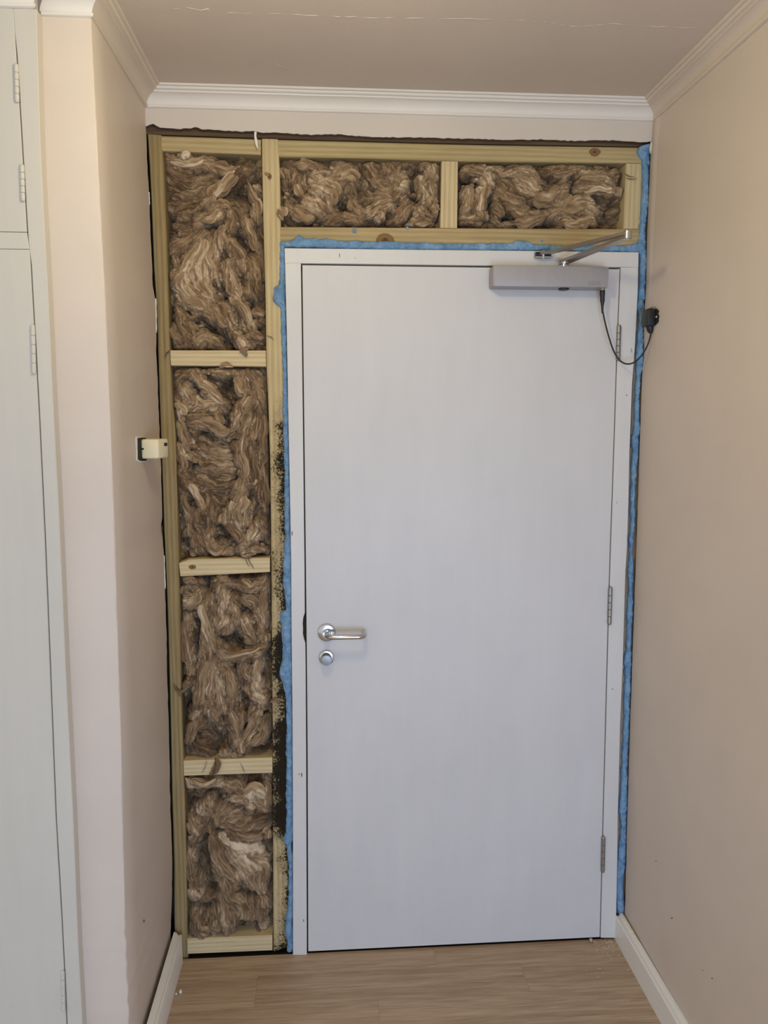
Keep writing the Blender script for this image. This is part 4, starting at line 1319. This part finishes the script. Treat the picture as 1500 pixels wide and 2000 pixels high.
WOOL[5] = dict(q=[(895, 315), (1223, 319.5), (1218, 447), (893, 446)], f=[
    F('g', [(20, 640), (90, 640), (160, 660)], 40, 50, .15), F('g', [(160, 660), (150, 760), (120, 850), (120, 890)], 40, 58, .35), F('g', [(50, 740), (60, 810), (30, 880)], 38, 46, .3), F('g', [(20, 920), (90, 930)], 35, 46, .2), F('g', [(210, 640), (260, 660), (330, 630)], 45, 48, .15),
    F('g', [(370, 680), (420, 740), (500, 780)], 80, 54, .30), F('g', [(440, 760), (520, 790), (590, 740)], 75, 56, .25), F('g', [(510, 660), (580, 650), (680, 640)], 45, 50, .15), F('g', [(240, 740), (300, 790), (380, 860)], 75, 44, .05), F('g', [(300, 870), (360, 890), (420, 880)], 60, 42, .05), F('g', [(200, 860), (240, 920)], 45, 42, .1),
    F('g', [(300, 940), (400, 940), (500, 900)], 50, 48, .1), F('g', [(700, 700), (790, 690), (870, 690)], 50, 56, .4), F('g', [(720, 760), (820, 750), (900, 780)], 48, 54, .3), F('g', [(600, 800), (650, 790)], 40, 50, .3), F('g', [(580, 880), (660, 850), (780, 860)], 65, 50, .2), F('g', [(590, 940), (680, 950), (760, 950)], 50, 52, .25), F('g', [(860, 650), (930, 680)], 40, 44, .1), F('g', [(900, 860), (930, 800), (950, 740)], 40, 40, -.05), F('g', [(700, 640), (800, 650)], 30, 40, .0),
    F('g', [(250, 910), (330, 910)], 25, -42, -.4), F('g', [(820, 820), (880, 830)], 40, -42, -.4), F('g', [(660, 700), (670, 780)], 35, -34, -.3), F('g', [(170, 800), (175, 870)], 25, -34, -.3), F('g', [(400, 830), (460, 850)], 35, -26, -.3), F('g', [(930, 640), (950, 700)], 35, -36, -.3), F('g', [(830, 920), (900, 940)], 45, -42, -.35), F('g', [(470, 960), (550, 950)], 30, -38, -.4), F('g', [(520, 690), (560, 710)], 28, -34, -.3), F('g', [(40, 700), (50, 690)], 25, -34, -.3)])

LABELS = ['brown insulation batt in the tallest stud bay, above the highest noggin', 'brown insulation batt with long vertical folds, second bay down beside left stud',
          'brown insulation batt with draped strands, third bay down the left side', 'brown insulation batt with a pale patch, lowest bay above the bottom plate',
          'brown insulation batt left of the cripple stud above the door', 'brown insulation batt right of the cripple stud above the door closer']
Y_WOOL = 0.070
# wisps that have slipped out over the timbers: line in image units, half-width, tone
STRAYS = {
    0: [([(468, 680), (476, 686), (483, 697)], 5.5, 0.15), ([(516, 338), (522, 340), (526, 344)], 2.2, 0.1), ([(428, 718), (441, 712), (456, 717)], 4.2, 0.3), ([(520, 655), (530, 659), (535, 664)], 1.0, 0.0), ([(322, 700), (326, 690), (333, 684)], 1.5, 0.0)],
    1: [([(484, 1086), (488, 1098), (497, 1112)], 0.9, 0.0), ([(478, 1088), (483, 1100), (488, 1108)], 0.8, 0.0), ([(470, 1084), (482, 1088), (494, 1082)], 4.0, 0.2)],
    2: [([(404, 1484), (401, 1498), (394, 1512)], 1.4, 0.5), ([(420, 1478), (425, 1492), (418, 1507), (408, 1514)], 6.0, -0.1), ([(469, 1489), (474, 1500), (479, 1511)], 0.6, 0.1), ([(340, 1336), (345, 1346), (356, 1350), (368, 1340)], 3.0, 0.1), ([(346, 1346), (351, 1356), (355, 1362)], 2.2, 0.0), ([(528, 1372), (540, 1366), (556, 1369)], 4.0, 0.1)],
    3: [([(362, 1518), (366, 1528), (369, 1540)], 3.0, 0.5), ([(376, 1523), (398, 1534), (424, 1520)], 4.0, 0.4)],
    4: [([(543, 408), (547, 418), (553, 431)], 5.0, 0.2)],
    5: [([(1219, 338), (1228, 344), (1240, 346)], 0.9, 0.0), ([(1221, 347), (1232, 350), (1246, 349)], 0.8, 0.0)]}


def seg_dist(gx, gy, pts):
    best = np.full(gx.shape, 1e9)
    tx_ = np.zeros(gx.shape); ty_ = np.zeros(gx.shape)
    if len(pts) == 1:
        pts = [pts[0], (pts[0][0] + 0.1, pts[0][1])]
    for (x0_, y0_), (x1_, y1_) in zip(pts[:-1], pts[1:]):
        dx, dy = x1_ - x0_, y1_ - y0_
        l2 = dx * dx + dy * dy + 1e-9
        t = np.clip(((gx - x0_) * dx + (gy - y0_) * dy) / l2, 0, 1)
        d = np.hypot(gx - x0_ - t * dx, gy - y0_ - t * dy)
        mk = d < best
        best = np.where(mk, d, best)
        l = math.sqrt(l2)
        tx_ = np.where(mk, dx / l, tx_); ty_ = np.where(mk, dy / l, ty_)
    return best, tx_, ty_


def bil(A, y, x):
    h, w = A.shape
    x = np.clip(x, 0, w - 1.001); y = np.clip(y, 0, h - 1.001)
    xi, yi = x.astype(int), y.astype(int)
    fx, fy = x - xi, y - yi
    return (A[yi, xi] * (1 - fx) + A[yi, xi + 1] * fx) * (1 - fy) + (A[yi + 1, xi] * (1 - fx) + A[yi + 1, xi + 1] * fx) * fy


def make_wool(i, spec):
    q = np.array(spec['q'], float)
    wpx = (np.hypot(*(q[1] - q[0])) + np.hypot(*(q[2] - q[3]))) / 2
    hpx = (np.hypot(*(q[3] - q[0])) + np.hypot(*(q[2] - q[1]))) / 2
    ST = 0.80
    nx_, ny_ = int(wpx / ST), int(hpx / ST)
    u, v = np.meshgrid(np.linspace(0, 1, nx_), np.linspace(0, 1, ny_))
    gx = (q[0][0] * (1 - u) + q[1][0] * u) * (1 - v) + (q[3][0] * (1 - u) + q[2][0] * u) * v
    gy = (q[0][1] * (1 - u) + q[1][1] * u) * (1 - v) + (q[3][1] * (1 - u) + q[2][1] * u) * v
    S = 100 + i * 40
    # warp so the folds wander
    wx = gx + (fbm(gx / 22, gy / 22, S) - 0.5) * 20 + (fbm(gx / 7, gy / 7, S + 2) - 0.5) * 8
    wy = gy + (fbm(gx / 22, gy / 22, S + 4) - 0.5) * 20 + (fbm(gx / 7, gy / 7, S + 6) - 0.5) * 8
    base = 4 + 30 * (fbm(wx / 34, wy / 34, S + 8, 3) - 0.35)
    rn = np.random.RandomState(S)
    feats = list(spec['f'])
    # small tufts between the big folds
    for k in range(int(wpx * hpx / 1100)):
        cx_ = q[:, 0].min() + rn.rand() * wpx; cy_ = q[:, 1].min() + rn.rand() * hpx
        th = rn.rand() * 6.283
        L_ = 8 + 20 * rn.rand()
        bend = rn.uniform(-0.9, 0.9)
        pts = [(cx_, cy_)]
        for s_ in range(3):
            pts.append((pts[-1][0] + L_ / 3 * math.cos(th), pts[-1][1] + L_ / 3 * math.sin(th)))
            th += bend
        feats.append((pts, 2.5 + 4.0 * rn.rand(), 24 + 26 * rn.rand(), rn.uniform(-.15, .2)))
    H = base.copy()
    c2_, s2_ = np.zeros(gx.shape), np.zeros(gx.shape)
    tone = np.zeros(gx.shape)
    cut = np.zeros(gx.shape)
    trand = rn.uniform(-0.16, 0.16, len(feats) + 1)
    for kf, (pts, w, h, tn) in enumerate(feats):
        d, tx_, ty_ = seg_dist(wx, wy, pts)
        r = d / max(w, 2.0)
        wt = np.exp(-r * r * 0.8)
        c2_ += wt * (tx_ * tx_ - ty_ * ty_); s2_ += wt * 2 * tx_ * ty_
        if h > 0:
            prof = np.sqrt(np.clip(1 - r * r, 0, 1))
            hr = min(34.0, 12 + w * 1.4)
            z = h - hr + hr * prof - 300 * (r >= 1)
            up = z > H
            tone = np.where(up, tn + trand[kf], tone)
            H = np.where(up, z, H)
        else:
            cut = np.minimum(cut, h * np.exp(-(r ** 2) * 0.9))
            tone = tone + 0.5 * tn * np.exp(-r * r)  # shade of the hollows put into the wool colour
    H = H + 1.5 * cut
    # combing direction: along the folds, wandering elsewhere
    an = 6.283 * 1.3 * fbm(gx / 40, gy / 40, S + 20, 3) + 1.2
    c2_ += 0.12 * np.cos(2 * an); s2_ += 0.12 * np.sin(2 * an)
    an = 0.5 * np.arctan2(s2_, c2_) + (fbm(gx / 11, gy / 11, S + 22, 3) - 0.5) * 1.9
    fx_, fy_ = np.cos(an), np.sin(an)
    WN = rn.rand(ny_, nx_)
    WN = 0.6 * WN + 0.4 * (np.roll(WN, 1, 0) + np.roll(WN, 1, 1)) / 2

    def lic(src, n):
        acc = src.copy(); cnt = 1
        jj, ii = np.meshgrid(np.arange(ny_), np.arange(nx_), indexing='ij')
        for sg in (1, -1):
            X, Y = ii.astype(float), jj.astype(float)
            dx, dy = fx_ * sg, fy_ * sg
            for s_ in range(n):
                X = X + dx; Y = Y + dy
                acc += bil(src, Y, X); cnt += 1
                ndx, ndy = bil(fx_, Y, X), bil(fy_, Y, X)
                sgn = np.where(ndx * dx + ndy * dy < 0, -1, 1)
                dx, dy = ndx * sgn, ndy * sgn
        o = acc / cnt
        o = o - o.mean()
        return o / (o.std() + 1e-6)
    f1 = lic(WN, 9)
    W2 = fbm(gx / 3.2, gy / 3.2, S + 30, 2)
    f2 = lic(W2, 12)
    H = H + 0.5 * np.clip(f1, -2, 2) + 1.2 * np.clip(f2, -2, 2)
    # the wool sinks a little towards the timbers
    ed = np.minimum(np.minimum(u * wpx, (1 - u) * wpx), np.minimum(v * hpx, (1 - v) * hpx))
    e_n = 5 + 10 * fbm(gx / 12, gy / 12, S + 33, 3)
    H = H * (0.25 + 0.75 * np.clip(ed / e_n, 0, 1) ** 0.7)
    H = np.clip(H, -21, 66)
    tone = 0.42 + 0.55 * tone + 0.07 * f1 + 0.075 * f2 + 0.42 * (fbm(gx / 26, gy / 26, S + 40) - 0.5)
    # positions
    P = CAM[None, None, :] + 0 * H[:, :, None]
    D = FW[None, None, :] + RT[None, None, :] * ((gx[:, :, None] - 750) / FPX) - UP[None, None, :] * ((gy[:, :, None] - 1000) / FPX)
    P = CAM + D * ((YS + 0.02 - CAM[1]) / D[:, :, 1:2])
    gz, gxx = np.gradient(H)
    edf = np.clip(ed / 10, 0, 1)
    P[:, :, 0] -= np.clip(gxx, -6, 6) * 0.00055 * edf
    P[:, :, 2] += np.clip(gz, -6, 6) * 0.00055 * edf
    P[:, :, 1] = Y_WOOL - H * 0.001
    root = empty('insulation_batt', (float(P[:, :, 0].mean()), Y_WOOL, float(P[-1, :, 2].min())))
    tag(root, LABELS[i], 'insulation', 'insulation batts between the studs')
    idx = np.arange(nx_ * ny_).reshape(ny_, nx_)
    quads = np.stack([idx[:-1, :-1], idx[1:, :-1], idx[1:, 1:], idx[:-1, 1:]], -1).reshape(-1, 4)
    # a shallow closed back so the batt is a body
    me = bpy.data.meshes.new('wool')
    me.vertices.add(nx_ * ny_)
    me.vertices.foreach_set('co', P.reshape(-1).astype(np.float32))
    me.loops.add(len(quads) * 4)
    me.loops.foreach_set('vertex_index', quads.reshape(-1).astype(np.int32))
    me.polygons.add(len(quads))
    me.polygons.foreach_set('loop_start', (np.arange(len(quads)) * 4).astype(np.int32))
    me.polygons.foreach_set('use_smooth', np.ones(len(quads), bool))
    me.update(calc_edges=True)
    at = me.attributes.new('fibre_and_shade', 'FLOAT', 'POINT')
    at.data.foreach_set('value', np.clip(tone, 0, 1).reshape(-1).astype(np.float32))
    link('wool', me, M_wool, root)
    box('batt_back', (float(P[:, :, 0].min()) + 0.022, 0.094, float(P[:, :, 2].min()) + 0.022), (float(P[:, :, 0].max()) - 0.022, 0.106, float(P[:, :, 2].max()) - 0.022), M_wool, root)
    # hanks of wool that stand proud and overhang their neighbours
    TV, TF, TT = [], [], []
    nv = 0

    def hank(path, rad, ycen, tn, seed, flat=0.75, ends=0.25):
        nonlocal nv
        rr_ = np.random.RandomState(seed)
        C_ = np.array(path, float)
        n_ = len(C_)
        T_ = np.gradient(C_, axis=0)
        T_ /= np.linalg.norm(T_, axis=1, keepdims=True) + 1e-9
        S_ = np.cross(T_, np.array((0.0, -1.0, 0.0)))
        S_ /= np.linalg.norm(S_, axis=1, keepdims=True) + 1e-9
        O_ = np.cross(S_, T_)
        seg_ = 30
        a_ = np.linspace(0, 2 * math.pi, seg_, endpoint=False)[None, :]
        t_ = np.linspace(0, 1, n_)[:, None]
        env = np.clip(np.minimum(t_, 1 - t_) / ends, 0, 1) ** 0.6 * (0.75 + 0.5 * fbm(t_ * 5 + seed, t_ * 0, seed + 1, 2))
        ca, sa = np.cos(a_), np.sin(a_)
        lob = fbm(ca * 1.1 + 5 + t_ * 1.6, sa * 1.1 + 7 + t_ * 0.9, seed + 2, 3) - 0.5
        fine_ = fbm(a_ * 5.5 + 2 * np.sin(t_ * 4) + 0 * t_, t_ * 3.0 + 0 * a_, seed + 3, 3) - 0.5
        R_ = rad * env * (1 + 0.75 * lob + 0.5 * fine_)
        P_ = C_[:, None, :] + S_[:, None, :] * (R_ * ca)[:, :, None] + O_[:, None, :] * (R_ * sa * flat)[:, :, None]
        i_ = np.arange(n_ * seg_).reshape(n_, seg_) + nv
        j_ = np.roll(i_, -1, axis=1)
        TF.append(np.stack([i_[:-1], j_[:-1], j_[1:], i_[1:]], -1).reshape(-1, 4))
        TV.append(P_.reshape(-1, 3))
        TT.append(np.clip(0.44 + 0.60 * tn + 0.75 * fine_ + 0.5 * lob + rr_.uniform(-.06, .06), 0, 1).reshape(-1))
        nv += n_ * seg_

    for kf, (pts, w, h, tn) in enumerate(spec['f']):
        if h < 42 or w < 5:
            continue
        pp = pts if len(pts) > 1 else [pts[0], (pts[0][0] + 4, pts[0][1] + 6)]
        cv_ = np.array(catmull([(x_, y_) for x_, y_ in pp], 8))
        ph = rn.rand() * 9
        k_ = np.arange(len(cv_))
        off = np.stack([(fbm(k_ / 5.0 + ph, k_ * 0.0, S + 50 + kf, 2) - 0.5) * 9, (fbm(k_ / 5.0 + ph, k_ * 0.0 + 4, S + 51 + kf, 2) - 0.5) * 9], 1)
        cv_ = cv_ + off
        rm = w * 0.62 / 660.0
        x0m, x1m = q[:, 0].min() + 3, q[:, 0].max() - 3
        y0m, y1m = q[:, 1].min() + w * 0.45, q[:, 1].max() - w * 0.45
        y_c = Y_WOOL - (h + 2) * 0.001 + rm * 0.75
        bow = np.sin(np.linspace(0, math.pi, len(cv_))) * 0.006 - 0.004
        lo_x = np.interp(cv_[:, 1], [q[0][1], q[3][1]], [q[0][0], q[3][0]]) + w * 0.42
        hi_x = np.interp(cv_[:, 1], [q[1][1], q[2][1]], [q[1][0], q[2][0]]) - w * 0.42
        path = [onY(float(np.clip(x_, a0, a1)), float(np.clip(y_, y0m, y1m)), y_c - float(b_)) for (x_, y_), b_, a0, a1 in zip(cv_, bow, lo_x, hi_x)]
        hank(path, rm, y_c, tn, S + 60 + kf)
    for pts, w, tn in STRAYS.get(i, ()):
        cv_ = catmull([(x_, y_) for x_, y_ in pts], 7)
        hank([onY(x_, y_, YS - 0.004 - w / 660.0 * 0.6) for x_, y_ in cv_], w / 660.0, 0, tn, S + 300 + int(pts[0][0]), 0.8, 0.35)
    me = bpy.data.meshes.new('tufts')
    V = np.concatenate(TV); fq = np.concatenate(TF)
    me.vertices.add(len(V))
    me.vertices.foreach_set('co', V.reshape(-1).astype(np.float32))
    me.loops.add(len(fq) * 4)
    me.loops.foreach_set('vertex_index', fq.reshape(-1).astype(np.int32))
    me.polygons.add(len(fq))
    me.polygons.foreach_set('loop_start', (np.arange(len(fq)) * 4).astype(np.int32))
    me.polygons.foreach_set('use_smooth', np.ones(len(fq), bool))
    me.update(calc_edges=True)
    at = me.attributes.new('fibre_and_shade', 'FLOAT', 'POINT')
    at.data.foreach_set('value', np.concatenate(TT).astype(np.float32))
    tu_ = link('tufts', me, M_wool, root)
    tu_['kind'] = 'stuff'
    # loose fibres combed over the surface
    N = int(wpx * hpx / 42)
    SEG = 9
    X = 3 + rn.rand(N) * (nx_ - 7); Y = 3 + rn.rand(N) * (ny_ - 7)
    sg = np.where(rn.rand(N) < 0.5, 1, -1)
    dx, dy = bil(fx_, Y, X) * sg, bil(fy_, Y, X) * sg
    step = 1.2 + 2.4 * rn.rand(N) ** 2
    lift = 0.0006 + 0.005 * rn.rand(N) ** 3
    curl = rn.uniform(-0.22, 0.22, N)
    pts = np.zeros((SEG, N, 3))
    tv = bil(np.clip(tone, 0, 1), Y, X) + rn.uniform(-0.05, 0.35, N)
    rad = 0.00022 + 0.00030 * rn.rand(N) ** 2
    for s_ in range(SEG):
        for a_ in range(3):
            pts[s_, :, a_] = bil(P[:, :, a_], Y, X)
        pts[s_, :, 1] -= lift * (0.3 + abs(s_ / (SEG - 1) - 0.35) * 1.6)
        X = X + dx * step; Y = Y + dy * step
        X = np.clip(X, 1.5, nx_ - 2.5); Y = np.clip(Y, 1.5, ny_ - 2.5)
        ndx, ndy = bil(fx_, Y, X), bil(fy_, Y, X)
        sn = np.where(ndx * dx + ndy * dy < 0, -1, 1)
        ndx, ndy = ndx * sn * 0.6 + dx * 0.4, ndy * sn * 0.6 + dy * 0.4
        cc, ss = np.cos(curl), np.sin(curl)
        dx, dy = ndx * cc - ndy * ss, ndx * ss + ndy * cc
        l = np.hypot(dx, dy) + 1e-6
        dx, dy = dx / l, dy / l
    T = np.gradient(pts, axis=0)
    T /= np.linalg.norm(T, axis=2, keepdims=True) + 1e-9
    A_ = np.cross(T, np.array((0.13, 1.0, 0.07)))
    A_ /= np.linalg.norm(A_, axis=2, keepdims=True) + 1e-9
    B_ = np.cross(T, A_)
    taper = np.array([0.35, 0.7, 1, 1, 1, 1, 0.85, 0.6, 0.25])[:, None, None] * rad[None, :, None]
    V = np.stack([pts + taper * (A_ * math.cos(a_) + B_ * math.sin(a_)) for a_ in (0, 2.094, 4.189)], 2)     # SEG,N,3,3
    V = V.transpose(1, 0, 2, 3).reshape(-1, 3)
    b0 = (np.arange(N) * SEG * 3)[:, None, None]
    s0 = (np.arange(SEG - 1) * 3)[None, :, None]
    k0 = np.arange(3)[None, None, :]
    k1 = (k0 + 1) % 3
    fq = np.stack([b0 + s0 + k0, b0 + s0 + k1, b0 + s0 + 3 + k1, b0 + s0 + 3 + k0], -1).reshape(-1, 4)
    me = bpy.data.meshes.new('loose_fibres')
    me.vertices.add(len(V))
    me.vertices.foreach_set('co', V.reshape(-1).astype(np.float32))
    me.loops.add(len(fq) * 4)
    me.loops.foreach_set('vertex_index', fq.reshape(-1).astype(np.int32))
    me.polygons.add(len(fq))
    me.polygons.foreach_set('loop_start', (np.arange(len(fq)) * 4).astype(np.int32))
    me.update(calc_edges=True)
    at = me.attributes.new('fibre_and_shade', 'FLOAT', 'POINT')
    at.data.foreach_set('value', np.repeat(np.clip(tv, 0.1, 1), SEG * 3).astype(np.float32))
    fo_ = link('loose_fibres', me, M_wool, root)
    fo_['kind'] = 'stuff'
    return root


batts = [make_wool(i, WOOL[i]) for i in range(6)]

# ------------------------------------------------------------------ debris on the floor
def chip(name, px_, py_, r, seed, label, m=None):
    c_ = onZ(px_, py_, 0.0)
    bm = bmesh.new()
    bmesh.ops.create_icosphere(bm, subdivisions=2, radius=r)
    rn = random.Random(seed)
    k = [rn.uniform(0.7, 1.2) for _ in range(3)]
    for v in bm.verts:
        v.co = Vector((v.co.x * k[0], v.co.y * k[1], v.co.z * k[2])) * rn.uniform(0.82, 1.12)
    zmin = min(v.co.z for v in bm.verts)
    for v in bm.verts:
        v.co += Vector((c_[0], c_[1], -zmin))
    o = recenter(frombm(name, bm, m or M_crumb))
    tag(o, label, 'debris')
    return o


chip('plaster_chip', 353, 1940, 0.0056, 1, 'largest white plaster chip on floor by left skirting')
chip('plaster_chip', 344, 1942, 0.0026, 2, 'small white plaster crumb touching the left skirting, beside larger chip')
chip('plaster_chip', 1154, 1840, 0.0058, 5, 'pinkish plaster lump under the hinge corner of the door', M_pink)
rn = random.Random(77)
bm = bmesh.new()
for k in range(90):
    px_ = rn.gauss(1186, 16); py_ = 1836 + abs(rn.gauss(0, 13))
    if k > 74:
        px_ = rn.uniform(1140, 1230); py_ = rn.uniform(1850, 1960)
    if px_ > 1196 + (py_ - 1831) * 0.5:
        px_ = 1190 + (py_ - 1831) * 0.4
    c_ = onZ(px_, py_, 0.0)
    L_ = rn.uniform(0.001, 0.0045); w_ = rn.uniform(0.0004, 0.0011); th = rn.uniform(0, 3.14)
    d = Vector((math.cos(th), math.sin(th), 0)); s_ = Vector((-d.y, d.x, 0))
    c_ = Vector(c_)
    t_ = rn.uniform(0.0004, 0.0012)
    lo_ = [bm.verts.new(c_ + d * a_ * L_ + s_ * b_ * w_) for a_, b_ in ((-1, -1), (1, -.6), (1, .6), (-1, 1))]
    hi_ = [bm.verts.new(c_ + d * a_ * L_ * .9 + s_ * b_ * w_ * .8 + Vector((0, 0, t_))) for a_, b_ in ((-1, -1), (1, -.6), (1, .6), (-1, 1))]
    bm.faces.new(lo_); bm.faces.new(hi_)
    for j in range(4):
        bm.faces.new((lo_[j], lo_[(j + 1) % 4], hi_[(j + 1) % 4], hi_[j]))
o = recenter(frombm('wood_shavings', bm, M_shav))
tag(o, 'pale wood shavings scattered on floor at the right foot of the door', 'debris', None, 'stuff')
